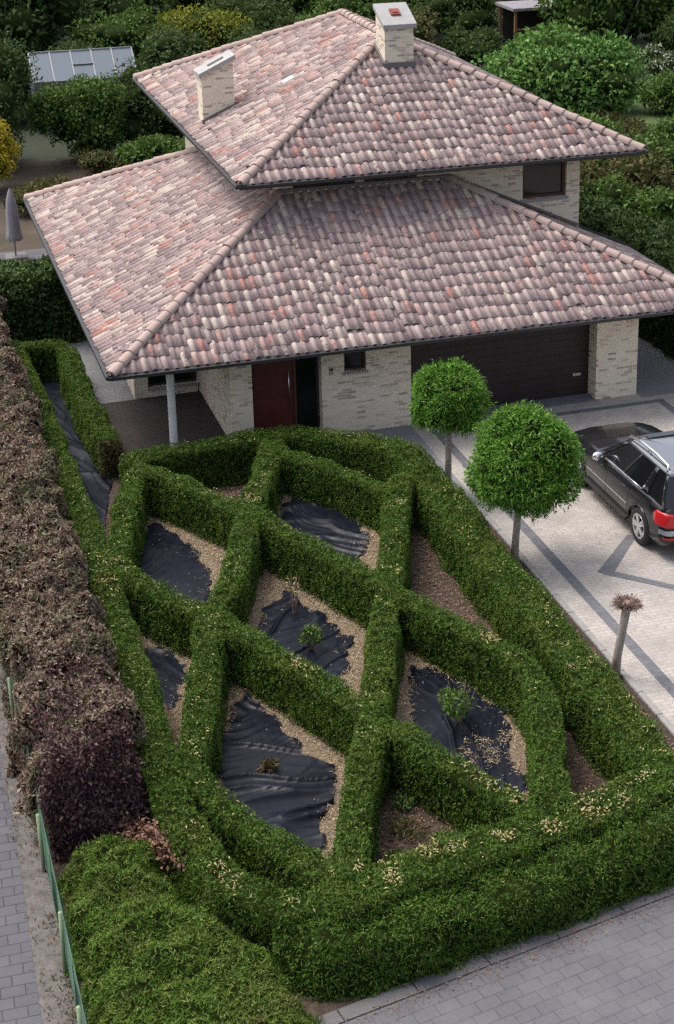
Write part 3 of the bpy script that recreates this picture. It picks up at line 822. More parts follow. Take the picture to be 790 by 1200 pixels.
b.build('blind', M['curtain'], w3)
bell = MB().box((4.80, 1.03, 1.42), (4.90, 1.05, 1.60), .005).build('door_bell', M['steel'], house)
MB().box((4.82, 1.024, 1.52), (4.88, 1.03, 1.575)).build('bell_lens', M['trim'], bell)
# garage door
g = MB(); g.box((6.66, 1.5, .015), (11.12, 1.54, ZT))
for i in range(13): g.box((6.68, 1.488, .03 + i * .172), (11.10, 1.5, .03 + i * .172 + .166), .003)
gd = g.build('garage_door', M['garage'], house)
g = MB(); g.box((10.72, 1.462, .50), (10.92, 1.488, .56), .006); g.build('handle', M['steel'], gd)
# porch post
b = MB(); b.lathe([(0, 0), (.095, 0), (.095, .06), (.085, .08), (.085, ZT)], Matrix.Translation((1.36, 1.12, .05)), 20); b.build('porch_post', M['render'], house, True)
# chimneys
def cap_poly(b, pts, th): b.poly(pts, th)
def sloped_stack(x0, x1, y0, y1, zb, zt, sx, sy):
    m_ = MB(); f_ = lambda x, y: zt + (x - x0) * sx + (y - y0) * sy
    vs = [m_.bm.verts.new(p) for p in ((x0, y0, zb), (x1, y0, zb), (x1, y1, zb), (x0, y1, zb), (x0, y0, f_(x0, y0)), (x1, y0, f_(x1, y0)), (x1, y1, f_(x1, y1)), (x0, y1, f_(x0, y1)))]
    for q in ((0, 1, 5, 4), (1, 2, 6, 5), (2, 3, 7, 6), (3, 0, 4, 7), (4, 5, 6, 7)): m_.bm.faces.new([vs[i] for i in q])
    return m_
ch = sloped_stack(8.08, 8.81, 7.2, 7.92, 6.2, 7.79, 0, T).build('chimney', M['brick'], house)
def zf1(y): return 7.79 + (y - 7.2) * T
b = MB(); b.poly([(8.03, 7.13, zf1(7.13) + .105), (8.88, 7.13, zf1(7.13) + .105), (8.88, 7.99, zf1(7.99) + .105), (8.03, 7.99, zf1(7.99) + .105)], .10); b.build('chimney_cap', M['capstone'], ch)
b = MB(); b.poly([(8.34, 7.46, zf1(7.46) + .16), (8.58, 7.46, zf1(7.46) + .16), (8.58, 7.68, zf1(7.68) + .16), (8.34, 7.68, zf1(7.68) + .16)], .05); b.poly([(8.39, 7.50, zf1(7.50) + .185), (8.53, 7.50, zf1(7.50) + .185), (8.53, 7.63, zf1(7.63) + .185), (8.39, 7.63, zf1(7.63) + .185)], .022); b.build('flue_cover', M['redclay'], ch)
b = MB(); b.bar((8.04, 7.17, 6.88), (8.85, 7.17, 6.88), .06, .13); b.build('flashing', M['lead'], ch)
b = MB(); b.bar((8.05, 7.21, 6.90), (8.05, 7.95, 7.24), .05, .12); b.build('flashing', M['lead'], ch)
cx0, cx1, cy0, cy1 = 3.98, 4.80, 9.42, 10.0
bm_ = MB(); vs = [bm_.bm.verts.new(p) for p in ((cx0, cy0, 5.0), (cx1, cy0, 5.0), (cx1, cy1, 5.0), (cx0, cy1, 5.0), (cx0, cy0, 6.50), (cx1, cy0, 6.87), (cx1, cy1, 6.87), (cx0, cy1, 6.50))]
for f_ in ((0, 1, 5, 4), (1, 2, 6, 5), (2, 3, 7, 6), (3, 0, 4, 7), (4, 5, 6, 7)): bm_.bm.faces.new([vs[i] for i in f_])
ch2 = bm_.build('chimney', M['brick'], house); ch2['label'] = 'slope topped brick chimney on the left roof face'
ch['label'] = 'square brick chimney with flat grey cap near the roof peak'
b = MB(); sl_ = .37 / .8
def zc(x): return 6.50 + (x - cx0) * sl_
x0, x1 = cx0 - .07, cx1 + .05
b.poly([(x0, cy0 - .07, zc(x0) + .10), (x1, cy0 - .07, zc(x1) + .10), (x1, cy1 + .07, zc(x1) + .10), (x0, cy1 + .07, zc(x0) + .10)], .095); b.build('chimney_cap', M['capstone'], ch2)
b = MB(); b.poly([(x, y, zc(x) + .13) for x, y in ((4.2, 9.62), (4.6, 9.62), (4.6, 9.74), (4.2, 9.74))], .028); b.build('flue_cover', M['lead'], ch2)
b = MB(); b.bar((cx0 - .03, cy0 - .03, 5.35), (cx1 + .03, cy0 - .03, 5.72), .06, .12); b.bar((cx1 + .03, cy0 - .05, 5.74), (cx1 + .03, cy1 + .05, 5.74), .08, .14); b.build('flashing', M['lead'], ch2)
vx, vy = 6.09, 8.98; vz = H2 + (vx - X2) * T + .085
b = MB(); b.poly([(vx - .13, vy - .12, vz - .13 * T), (vx + .13, vy - .12, vz + .13 * T), (vx + .13, vy + .12, vz + .13 * T), (vx - .13, vy + .12, vz - .13 * T)], .05); b.build('roof_vent', M['white'], upper)
# downpipe on the left upper wall
b = MB(); b.tube([(X2 + .05, 8.5, H2 - .1), (wx - .15, 8.5, 4.95), (wx - .08, 8.5, 4.75), (wx - .1, 8.5, hz + .05)], .04, 8); b.build('downpipe', M['gutter'], house, True)

# ------------------------------------------------------------------ the knot garden hedges
HH = .9
KG = 'clipped hedges of the knot garden'
hedge('clipped_hedge', 'clipped green hedge along the house front, in front of the porch and red door', [(0.05, -0.69), (1.01, -0.6), (2.6, -0.54), (3.53, -0.5), (4.22, -0.92), (4.93, -1.55), (5.36, -2.1)], HH, 0.53, seed=2)
hedge('clipped_hedge', 'long clipped hedge between the globe trees and the diamond beds, beside the driveway verge', [(5.2, -1.7), (5.5, -2.6), (5.52, -3.84), (5.44, -6.05), (5.43, -7.74), (5.42, -9.27), (5.42, -10.57), (5.39, -12.18), (5.37, -13.47), (5.3, -14.7)], HH, 0.72, seed=3)
hedge('clipped_hedge', 'broad clipped hedge along the street pavement, strewn with yellow clippings', [(0.1, -15.42), (0.7, -15.33), (2.02, -15.07), (3.22, -14.86), (4.36, -14.66), (5.37, -14.42), (7.2, -14.1)], HH, 0.73, seed=4)
hedge('clipped_hedge', 'long narrow clipped hedge running beside the copper hedge on the left', [(-1.35, 7.1), (-1.27, 4.17), (-1.22, 1.88), (-1.22, 0.07), (-1.16, -1.83), (-1.14, -3.46), (-1.14, -5.46), (-1.16, -7.17), (-1.18, -9.71), (-1.24, -11.0), (-1.24, -12.37), (-1.2, -13.31), (-1.05, -14.21), (-0.8, -14.9), (-0.3, -15.38), (.5, -15.36), (1.5, -15.15)], HH, 0.49, seed=5)
PATH_HEDGE = hedge('clipped_hedge', 'clipped hedge between the black path strip and the porch terrace, with a brown cut end', [(-1.3, 6.9), (-0.77, 6.86), (-0.2, 6.7), (-0.16, 6.2), (-0.2, 4.9), (-0.2, 2.89), (-0.15, 1.5), (-0.07, 0.5)], HH, 0.41, seed=6)
hedge('clipped_hedge', 'short clipped hedge closing the left side of the rear left bed', [(0.18, -1.4), (-0.16, -2.39), (-0.47, -3.69), (-0.82, -5.04)], HH, 0.41, seed=7)
hedge('clipped_hedge', 'long diagonal clipped hedge over the middle bed, bending round the right bed', [(0.18, -1.40), (0.6, -1.75), (1.25, -2.93), (1.6, -3.66), (1.95, -4.28), (2.25, -5.02), (2.69, -6.11), (3.1, -7.13), (3.56, -8.16), (4.0, -9.21), (4.33, -10.07), (4.58, -10.8), (4.55, -11.6), (4.3, -12.46), (3.98, -13.3), (3.61, -14.4)], HH, 0.41, seed=8)
hedge('clipped_hedge', 'diagonal clipped hedge between the middle bed and the front left bed, reaching the front hedge', [(-0.95, -4.9), (-0.62, -5.91), (-0.23, -6.78), (0.1, -7.3), (0.42, -7.78), (0.84, -8.73), (1.2, -9.66), (1.62, -10.71), (1.98, -11.66), (2.49, -12.76), (3.02, -13.94), (3.26, -14.5)], HH, 0.41, seed=9)
hedge('clipped_hedge', 'clipped hedge curving from the door side down the left beds to the front corner', [(3.06, -0.9), (2.36, -2.65), (2.0, -3.57), (1.12, -5.98), (0.88, -6.68), (0.33, -7.65), (-0.17, -9.53), (-0.59, -11.0), (-0.90, -11.95), (-0.62, -13.01), (-0.26, -13.85), (0.2, -14.72), (0.42, -15.2)], HH, 0.43, seed=10)
hedge('clipped_hedge', 'short clipped hedge behind the rear middle bed, below the small brick wall window', [(3.0, -1.05), (3.2, -1.5), (3.85, -2.5), (4.6, -4.0)], HH, 0.39, seed=11)
hedge('clipped_hedge', 'straight clipped hedge crossing between middle and right beds to the front hedge', [(5.05, -3.4), (4.6, -4.33), (4.13, -5.7), (3.54, -7.28), (2.99, -8.7), (2.47, -10.13), (1.93, -11.51), (1.38, -12.8), (0.79, -14.3), (0.44, -15.3)], HH, 0.43, seed=12)
hedge('untrimmed_hedge', 'low untrimmed fresh green growth at the foot of the front hedge along the street', [(-.42, -15.42, .5), (-.1, -15.64, .8), (0.3, -15.78, .95), (0.9, -15.74, .98), (2.1, -15.54, .98), (3.3, -15.32, .98), (4.45, -15.11, .98), (5.5, -14.89, .98), (7.2, -14.54, .98)], .74, .98, 'skirtleaf', dens=2800, L=(.03, .085), W=(.009, .017), bump=.09, lump=2.6, upw=.45, shag=.8, rnd=.34, seed=13, group=None, hvar=.08)
hedge('low_bush', 'low bushy bright green conifer patch in the front left corner by the fence', [(-2.2, -13.05, 1.05), (-2.18, -14.0, 1.3), (-2.0, -15.0, 1.65), (-1.76, -16.0, 2.05), (-1.55, -17.2, 2.2), (-1.45, -18.8, 2.4)], .52, 1.5, 'bushleaf', dens=2800, L=(.035, .11), W=(.009, .017), bump=.2, lump=2.6, upw=.55, shag=.8, rnd=.3, seed=14, group=None, cat='shrub', hvar=.12, batter=.1)
rng = np.random.default_rng(91); n = 900
P = np.c_[rng.uniform(-.33, .17, n), .40 - rng.random(n) * .07, rng.uniform(.05, .86, n) ** .9]
D = np.array([0, -.7, .1]) + rng.normal(size=(n, 3)) * .6; LN = np.array([0, -.6, .5]) + rng.normal(size=(n, 3)) * .6
V, F = leaf_quads(P, D, LN, rng.uniform(.04, .10, n), rng.uniform(.012, .022, n))
link('brown_end', mesh_np('brown_end', V, F), M['browned'], PATH_HEDGE)
ch_ = hedge('copper_hedge', 'tall purple and brown leaved beech hedge beside the fence on the left', [(-2.22, 12, 1.35), (-2.22, 0, 1.30), (-2.25, -6, 1.32), (-2.28, -11, 1.26), (-2.25, -12.1, 1.0)], 1.62, 1.3, 'copper', 'coppercore', dens=1700, L=(.055, .125), W=(.02, .042), bump=.30, shag=1.15, rnd=.4, seed=15, group=None, batter=.08, hvar=.1)

# purple front end of the copper hedge: same plant, darker leaves on its cut end
P_, N_ = [], []
rng = np.random.default_rng(77)
n = 6000
u = rng.uniform(-.62, .62, n); z = rng.uniform(.03, 1.72, n)
P = np.c_[-2.27 + u * (1 - .18 * np.clip((z - 1.2) / .5, 0, 1)), -12.22 - .22 * np.cos(u * 2.2) + .22 * np.clip((z - 1.1) / .6, 0, 1) ** 2 - rng.uniform(0, .12, n), z]
P[:, 1] += vnoise(P, 2.5, 4) * .16; P[:, 0] += vnoise(P, 2.5, 14) * .10
n2 = 1100
P2 = np.c_[rng.uniform(-2.9, -1.62, n2), -12.2 + np.abs(rng.normal(size=n2)) * 1.3, 1.58 + rng.uniform(0, .14, n2)]
P = np.concatenate([P, P2]); n += n2
D = np.array([0, -.5, .15]) + rng.normal(size=(n, 3)) * .6; LN = np.array([0, -.8, .5]) + rng.normal(size=(n, 3)) * .6
V, F = leaf_quads(P, D, LN, rng.uniform(.055, .11, n), rng.uniform(.025, .045, n))
link('purple_foliage', mesh_np('purple_foliage', V, F), M['copperdark'], ch_)

# ------------------------------------------------------------------ beds: mulch, plastic sheets, clippings
cells = dict(
    A=[(0.18, -1.34), (2.0, -3.9), (0.33, -7.55), (-.82, -5.04)], B=[(3.05, -1.1), (4.6, -4.1), (3.5, -7.9), (2.0, -3.9)],
    C=[(2.0, -3.9), (3.45, -7.85), (1.95, -11.5), (.33, -7.55)], D=[(-.82, -5.04), (.33, -7.55), (-.96, -11.9), (-1.15, -11), (-1.15, -6)],
    E=[(.33, -7.55), (1.95, -11.5), (.44, -15.2), (-.96, -11.92)], F=[(3.5, -7.9), (4.65, -11), (3.4, -14.5), (1.95, -11.5)])
names_c = dict(A='rear left', B='rear middle', C='middle', D='narrow left', E='front left', F='right')
plast = dict(
    A=[(-.25, -3.3), (-0.11, -2.99), (0.22, -2.32), (0.46, -2.29), (0.6, -2.7), (0.77, -3.0), (0.84, -3.71), (0.88, -4.4), (0.77, -5.07), (0.62, -5.6), (.2, -6.4), (-.35, -5.3), (-.45, -4.2)],
    B=[(2.88, -2.44), (3.19, -1.95), (3.39, -2.2), (3.7, -2.39), (3.89, -2.93), (4.05, -3.48), (4.07, -3.97), (3.89, -4.41), (3.64, -4.78), (3.2, -5.6), (2.5, -4.4), (2.45, -3.4)],
    C=[(1.44, -6.66), (1.6, -6.3), (1.76, -6.11), (2.05, -5.84), (2.22, -6.37), (2.38, -6.82), (2.59, -7.16), (2.54, -7.61), (2.73, -7.71), (2.51, -8.22), (2.23, -8.79), (2.0, -9.6), (1.3, -9.0), (1.0, -7.9)],
    D=[(-0.85, -6.95), (-0.71, -6.93), (-0.45, -7.15), (-0.13, -7.53), (-.2, -8.1), (-0.41, -8.57), (-0.69, -8.9), (-0.86, -8.39)],
    E=[(-0.26, -10.44), (-0.12, -10.14), (0.14, -10.03), (0.27, -9.51), (0.5, -9.11), (0.65, -9.38), (0.8, -9.75), (0.89, -9.99), (0.88, -10.37), (1.02, -10.96), (1.27, -11.43), (1.16, -12.02), (0.91, -12.37), (0.59, -13.27), (.35, -13.9), (-.1, -13.2), (-.45, -12.1), (-.35, -11.2)],
    F=[(3.39, -9.09), (3.61, -9.25), (3.78, -9.51), (3.9, -9.92), (4.07, -10.25), (4.1, -10.59), (4.34, -10.89), (4.09, -11.37), (3.98, -11.58), (3.84, -12.38), (4.15, -12.25), (3.94, -12.71), (3.3, -12.9), (2.7, -11.6), (2.9, -10.3), (3.22, -9.7)])

for kx in plast:
    q_ = np.array(plast[kx]); c_ = q_.mean(0); plast[kx] = [tuple(p_) for p_ in c_ + (q_ - c_) * 1.07]

def inpoly(P, poly):
    x, y = P[:, 0], P[:, 1]; ins = np.zeros(len(P), bool)
    q = np.array(poly)
    for i in range(len(q)):
        x1, y1 = q[i]; x2, y2 = q[(i + 1) % len(q)]
        if y1 == y2: continue
        cnd = ((y1 > y) != (y2 > y)) & (x < (x2 - x1) * (y - y1) / (y2 - y1) + x1)
        ins ^= cnd
    return ins

def poly_dist(P, poly):
    q = np.array(poly, float); best = np.full(len(P), 1e9)
    for i in range(len(q)):
        a, b_ = q[i], q[(i + 1) % len(q)]; ab = b_ - a
        t_ = np.clip(((P - a) @ ab) / (ab @ ab), 0, 1)
        best = np.minimum(best, np.linalg.norm(P - a - t_[:, None] * ab, axis=1))
    return best

PL_LABEL = {k_: 'black plastic ground sheet lying in the %s hedge bed' % v_ for k_, v_ in names_c.items()}
def plastic(poly, label, seed, z0=.02, step=.022, folds=1.0, rag=.12):
    q = np.array(poly); lo, hi = q.min(0) - .15, q.max(0) + .15
    xs = np.arange(lo[0], hi[0], step); ys = np.arange(lo[1], hi[1], step)
    X, Y = np.meshgrid(xs, ys, indexing='ij'); P = np.stack([X, Y], -1).reshape(-1, 2)
    P3 = np.c_[P, np.zeros(len(P))]
    J = P + np.c_[vnoise(P3, 3.2, seed), vnoise(P3, 3.2, seed + 9)] * rag + np.c_[vnoise(P3, 11, seed + 2), vnoise(P3, 11, seed + 4)] * rag * .4
    ins = inpoly(J, poly).reshape(X.shape)
    ed = poly_dist(P, poly)
    ang = seed * 1.3
    rot = np.c_[P @ np.array([math.cos(ang), math.sin(ang)]), P @ np.array([-math.sin(ang), math.cos(ang)])]
    warp = vnoise(P3, .8, seed + 7)[:, None] * .5
    f1 = 1 - np.abs(vnoise(np.c_[(rot[:, :1] + warp) * 3.4, rot[:, 1:] * .5, np.zeros((len(P), 1))], 1, seed + 3))
    f2 = 1 - np.abs(vnoise(np.c_[(rot[:, :1] - warp) * 7.5, rot[:, 1:] * .9, np.zeros((len(P), 1))], 1, seed + 5))
    hgt = z0 + folds * (.08 * f1 ** 6 + .015 * f2 ** 5) + .02 * vnoise(P3, 1.3, seed + 6) + .012 * np.exp(-ed / .06)
    hgt = np.maximum(hgt, .012)
    idx = np.arange(X.size).reshape(X.shape)
    ok = ins[:-1, :-1] & ins[1:, :-1] & ins[1:, 1:] & ins[:-1, 1:]
    F = np.stack([idx[:-1, :-1], idx[1:, :-1], idx[1:, 1:], idx[:-1, 1:]], -1)[ok]
    used = np.unique(F); mp_ = np.zeros(X.size, int); mp_[used] = np.arange(len(used))
    me = mesh_np('plastic_sheet', np.c_[P, hgt][used], mp_[F])
    o = link('plastic_sheet', me, M['plastic'], None, True)
    return tag(o, label, 'plastic sheet', 'black plastic sheets in the hedge beds')
PLO = {}
for i, (kx, poly) in enumerate(plast.items()):
    sheet('mulch_bed', cells[kx], .010, M['mulch'])
    PLO[kx] = plastic(poly, PL_LABEL[kx], 31 + i, folds=1.3 if kx in 'E' else (.55 if kx in 'AD' else .8))
PL_path = [(-0.87, 7), (-0.87, 6.3), (-0.88, 3.64), (-0.77, 1.23), (-0.68, -0.49), (-0.73, -1.9), (-0.6, -1.96), (-0.35, -0.91), (-0.13, 0.17), (-0.26, 1.53), (-0.38, 3.2), (-0.38, 5.13), (-0.43, 7)]
po = plastic(PL_path, 'long black plastic strip covering the path left of the porch', 51, folds=.6, rag=.03)

# straw chips on the mulch
rng = np.random.default_rng(5)
Ps = []
for kx, cell in cells.items():
    q = np.array(cell); lo, hi = q.min(0), q.max(0); n = int(np.prod(hi - lo) * 2600)
    P = rng.uniform(lo, hi, (n, 2)); P = P[inpoly(P, cell)]
    inside = inpoly(P, plast[kx]); dd = poly_dist(P, plast[kx])
    keep = ~inside | (rng.random(len(P)) < np.exp(-dd / .06) * .45) | (inside & (rng.random(len(P)) < .006))
    if kx == 'F':
        keep |= inside & (np.linalg.norm((P - [3.55, -11.75]) / [.30, .45], axis=1) < 1) & (rng.random(len(P)) < .7)
        keep |= inside & (np.linalg.norm((P - [4.05, -11.9]) / [.18, .6], axis=1) < 1) & (rng.random(len(P)) < .6)
    P = P[keep]; Pn = np.c_[P, np.zeros(len(P))]
    P = P[rng.random(len(P)) < np.clip(.72 + vnoise(Pn, 3.5, 60) * .6 + vnoise(Pn, 10, 61) * .5, .08, 1)]
    Ps.append(P)
P = np.concatenate(Ps); n = len(P)
a = rng.uniform(0, 2 * math.pi, n)
D = np.c_[np.cos(a), np.sin(a), rng.normal(size=n) * .25]; LN = np.c_[rng.normal(size=(n, 2)) * .5, np.ones(n)]
V, F = leaf_quads(np.c_[P, .02 + rng.random(n) * .035], D, LN, rng.gamma(2.2, .02, n).clip(.015, .14), rng.uniform(.004, .013, n))
o = link('straw_mulch', mesh_np('straw_mulch', V, F), M['straw']); o['kind'] = 'stuff'
o['label'] = 'pale straw and wood chip mulch round the black plastic sheets'; o['category'] = 'mulch'

# bare beds: dead bits on the soil
rng = np.random.default_rng(15)
n = 30000
P = np.c_[rng.uniform(-1.1, 6.4, n), rng.uniform(-15, -1, n)]
incell = np.zeros(n, bool)
for c_ in cells.values(): incell |= inpoly(P, c_)
P = P[~incell]; n = len(P)
a = rng.uniform(0, 2 * math.pi, n); D = np.c_[np.cos(a), np.sin(a), rng.normal(size=n) * .3]; LN = np.c_[rng.normal(size=(n, 2)) * .5, np.ones(n)]
V, F = leaf_quads(np.c_[P, .015 + rng.random(n) * .02], D, LN, rng.uniform(.03, .08, n), rng.uniform(.012, .03, n))
o = link('dead_leaves', mesh_np('dead_leaves', V, F), M['dryleaf']); tag(o, 'brown dead leaves strewn over the bare soil between the hedges', 'leaves', None, 'stuff')

# yellow clippings left on the hedge tops
rng = np.random.default_rng(25)
spots = [((2.4, -15.0), (1.6, .28), 320), ((.8, -15.3), (.6, .22), 90), ((4.2, -14.7), (1.2, .25), 60), ((1.95, -11.5), (.35, .5), 70), ((2.4, -10.2), (.3, .7), 60), ((3.5, -7.5), (.3, .6), 70), ((1.3, -5.6), (.25, .6), 60),
         ((2.0, -3.7), (.25, .4), 50), ((4.4, -10.3), (.18, .6), 70), ((.45, -7.7), (.4, .35), 60), ((1.2, -9.7), (.25, .7), 60), ((4.6, -4.5), (.2, .5), 50), ((5.35, -6), (.3, 2.0), 90), ((5.3, -11.5), (.3, 1.8), 80), ((3.1, -14.1), (.35, .4), 60), ((5.3, -14.2), (.3, .35), 90),
         ((-.9, -14.6), (.3, .5), 40), ((-1.0, -5.5), (.25, .5), 40), ((4.9, -2.2), (.2, .5), 26), ((-.5, -11.8), (.3, .5), 40)]
Ps = []
for c_, s_, n in spots:
    n = n * 4
    Ps.append(np.array(c_) + rng.normal(size=(n, 2)) * np.array(s_) * .8)
Ps.append(np.c_[rng.uniform(-1.4, 6, 9000), rng.uniform(-15.8, 0, 9000)])
P = np.concatenate(Ps)
ok = np.zeros(len(P), bool)
for ln, wd_ in HEDGE_LINES:
    for k0 in range(0, len(P), 4000):
        dd = np.linalg.norm(P[k0:k0 + 4000, None] - ln[None], axis=2).min(1)
        ok[k0:k0 + 4000] |= dd < wd_ / 2 - .05
P = P[ok]
cl_ = vnoise(np.c_[P, np.zeros(len(P))], 3.0, 8) + .6 * vnoise(np.c_[P, np.zeros(len(P))], 9.0, 18)
P = P[(cl_ > .35) | (rng.random(len(P)) < .02)]; n = len(P)
P = np.c_[P, np.full(n, HH + .03) + rng.random(n) * .03]
a = rng.uniform(0, 2 * math.pi, n); D = np.c_[np.cos(a), np.sin(a), rng.normal(size=n) * .3]; LN = np.c_[rng.normal(size=(n, 2)) * .5, np.ones(n)]
V, F = leaf_quads(P, D, LN, rng.uniform(.025, .075, n), rng.uniform(.010, .022, n))
o = link('hedge_clippings', mesh_np('hedge_clippings', V, F), M['clip']); tag(o, 'yellow dried clippings scattered on the hedge tops', 'clippings', None, 'stuff')

# dry leaf heap at the foot of the copper hedge
rng = np.random.default_rng(35)
n = 1600; t_ = rng.random(n)
P = np.c_[-1.95 + t_ * .85, -12.45 - t_ * 1.25, .42 + .2 * t_] + rng.normal(size=(n, 3)) * [.12, .14, .10]
P[:, 2] = np.clip(P[:, 2], .02, 1)
D = rng.normal(size=(n, 3)); LN = rng.normal(size=(n, 3)) * .6 + [0, 0, 1]
V, F = leaf_quads(P, D, LN, rng.uniform(.05, .10, n), rng.uniform(.03, .05, n))
o = link('dry_branch_heap', mesh_np('dry_branch_heap', V, F), M['dryleaf']); tag(o, 'heap of dried brown leaves between the copper hedge and the low bush', 'leaves', None, 'stuff')

rng = np.random.default_rng(65)
n = 1500; xx = rng.uniform(-.6, 6.5, 700)
P = np.concatenate([np.c_[-3.12 + rng.normal(size=n) * .14, rng.uniform(-19, -2, n)], np.c_[xx, sline(xx, .05) - np.abs(rng.normal(size=700)) * .18], np.c_[rng.uniform(6.7, 12, 260), rng.uniform(-13, 0, 260)]])
n = len(P); a = rng.uniform(0, 2 * math.pi, n); D = np.c_[np.cos(a), np.sin(a), rng.normal(size=n) * .15]; LN = np.c_[rng.normal(size=(n, 2)) * .4, np.ones(n)]
V, F = leaf_quads(np.c_[P, .028 + rng.random(n) * .012], D, LN, rng.uniform(.015, .05, n), rng.uniform(.008, .02, n))
o = link('leaf_litter', mesh_np('leaf_litter', V, F), M['dryleaf']); tag(o, 'small dry bits of leaf litter lying on the paving and gravel edges', 'leaf litter', None, 'stuff')

# small bushes in the beds
def bedplant(name, label, loc, r, h, leaf, n, seed, z0=.03):
    o = empty(name, label, 'plant', (loc[0], loc[1], 0))
    rng = np.random.default_rng(seed)
    cl = clump_set((r, r, h * .4), 9, rng, (.3, .5), -.4, h * .6)
    crown_mesh('foliage', cl, n, (.05, .10), (.02, .04), leaf, o, seed)
    b = MB()
    for i in range(6):
        a = i * 1.05 + seed
        b.tube([(.02 * math.cos(a), .02 * math.sin(a), z0), (r * .5 * math.cos(a), r * .5 * math.sin(a), h * .55), (r * .8 * math.cos(a), r * .8 * math.sin(a), h)], [.012, .009, .005], 5)
    b.build('stem', M['twig'], o)
    return o
bedplant('bed_plant', 'small green bush growing through the plastic of the middle bed', (1.95, -7.9), .2, .42, 'mgreen', 420, 4)
bedplant('bed_plant', 'taller green bush growing through the plastic of the right bed', (3.5, -10.9), .34, .66, 'mgreen', 750, 5)
bedplant('bed_plant', 'withered brown tuft in a hole of the front left plastic sheet', (.42, -11.2), .15, .16, 'browned', 260, 6)
bedplant('bed_plant', 'low weed in the bare triangular bed behind the front hedge', (1.95, -13.3), .28, .18, 'olive', 300, 7)
bedplant('bed_plant', 'tall thin pale dry stalk plant behind the middle bed bush', (2.0, -6.6), .13, .75, 'clip', 50, 8)
bedplant('bed_plant', 'pale dry grass tuft beside the bigger globe tree', (5.95, -4.8), .16, .55, 'clip', 160, 9)

for wx_, wy_, wr_ in ((1.5, -13.9, .2), (2.3, -13.7, .16), (1.35, -14.5, .15), (2.0, -12.7, .15)):
    bedplant('bed_weed', 'small green weed on the bare soil of the triangular bed behind the front hedge', (wx_, wy_), wr_, .14, 'mgreen', 190, int(wx_ * 100))['group'] = 'weeds in the triangular bed'
# verge and path-side weeds
rng = np.random.default_rng(45)
Ps = [np.c_[5.7 + np.abs(rng.normal(size=7000)) * .32, rng.uniform(-14.5, -2.7, 7000), np.zeros(7000)], np.c_[-3.0 + rng.normal(size=4500) * .10, rng.uniform(-19, 0, 4500), np.zeros(4500)],
      np.c_[rng.normal(size=500) * .04 - 3.3, rng.uniform(-19, -5, 500), np.zeros(500)]]
xx = rng.uniform(-.5, 6.5, 2200); Ps.append(np.c_[xx, sline(xx, .22) + rng.normal(size=2200) * .07, np.zeros(2200)])
P = np.concatenate(Ps)
kp = (vnoise(P, 1.6, 3) > -.25) & (P[:, 0] < 6.47); P = P[kp]; n = len(P)
D = rng.normal(size=(n, 3)) * .5 + [0, 0, .8]; LN = rng.normal(size=(n, 3))
V, F = leaf_quads(P, D, LN, rng.uniform(.03, .12, n), rng.uniform(.008, .02, n))
o = link('verge_weeds', mesh_np('verge_weeds', V, F), M['grassblade']); tag(o, 'thin weeds and dry grass along kerb, fence and street edge', 'weeds', None, 'stuff')

# ------------------------------------------------------------------ globe trees
def globe_tree(label, base, top, c_, r, rz, n, seed):
    o = empty('globe_tree', label, 'tree', (base[0], base[1], 0), 0, 'ball crowned trees along the driveway')
    rng = np.random.default_rng(seed)
    c_ = (c_[0] - base[0], c_[1] - base[1], c_[2])
    cl = [(c_, (r * .82, r * .82, rz * .82))]
    d = unit(rng.normal(size=(70, 3)))
    for v in d[d[:, 2] > -.8]:
        s = rng.uniform(.24, .36)
        cl.append((tuple(np.array(c_) + v * np.array([r, r, rz]) * rng.uniform(.64, .71)), (r * s, r * s, rz * s)))
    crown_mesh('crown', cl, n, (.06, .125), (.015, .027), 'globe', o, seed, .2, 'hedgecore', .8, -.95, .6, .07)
    b = MB(); tx, ty = top[0] - base[0], top[1] - base[1]
    b.tube([(0, 0, 0), (tx * .3, ty * .3, top[2] * .35), (tx * .8, ty * .8, top[2] * .75), (tx, ty, top[2])], [.085, .07, .065, .06], 10)
    for i in range(6):
        a = i * 1.05
        b.tube([(tx, ty, top[2] * .95), (c_[0] + r * .4 * math.cos(a), c_[1] + r * .4 * math.sin(a), c_[2])], [.035, .012], 6)
    b.build('trunk', M['bark'], o, True)
globe_tree('smaller globe tree with dense green ball crown, in front of the garage wall', (6.17, -2.8), (6.2, -2.75, 1.5), (6.21, -2.75, 2.06), .76, .82, 38000, 61)
globe_tree('larger globe tree with dense green ball crown, beside the dark car', (6.3, -6.1), (6.42, -6.02, 1.4), (6.5, -6.0, 1.98), 1.09, 1.06, 66000, 62)
o = empty('pollarded_tree', 'bare pruned little tree with a twiggy brown head on a leaning trunk', 'tree', (6.37, -10.4, 0))
b = MB(); b.tube([(0, 0, 0), (.03, 0, .4), (.12, 0, .95), (.17, 0, 1.28)], [.085, .07, .068, .075], 12); b.build('trunk', M['bark'], o, True)
b = MB(); rng = np.random.default_rng(8)
for i in range(420):
    a = rng.uniform(0, 2 * math.pi); e = rng.uniform(-.1, 1.3); L_ = rng.uniform(.07, .17)
    p0 = np.array([.17 + .09 * math.cos(a), .09 * math.sin(a), 1.28 + .05 * math.sin(e)]); dv = np.array([math.cos(a) * math.cos(e), math.sin(a) * math.cos(e), math.sin(e) * .55])
    p1 = p0 + dv * L_ * .6; p2 = p1 + (dv + rng.normal(size=3) * .35) * L_ * .5
    b.tube([p0, p1, p2], [.009, .007, .005], 4)
b.tube([(.17, 0, 1.2), (.17, 0, 1.28), (.17, 0, 1.36)], [.08, .12, .05], 10)
b.build('pruned_crown', M['twig'], o)

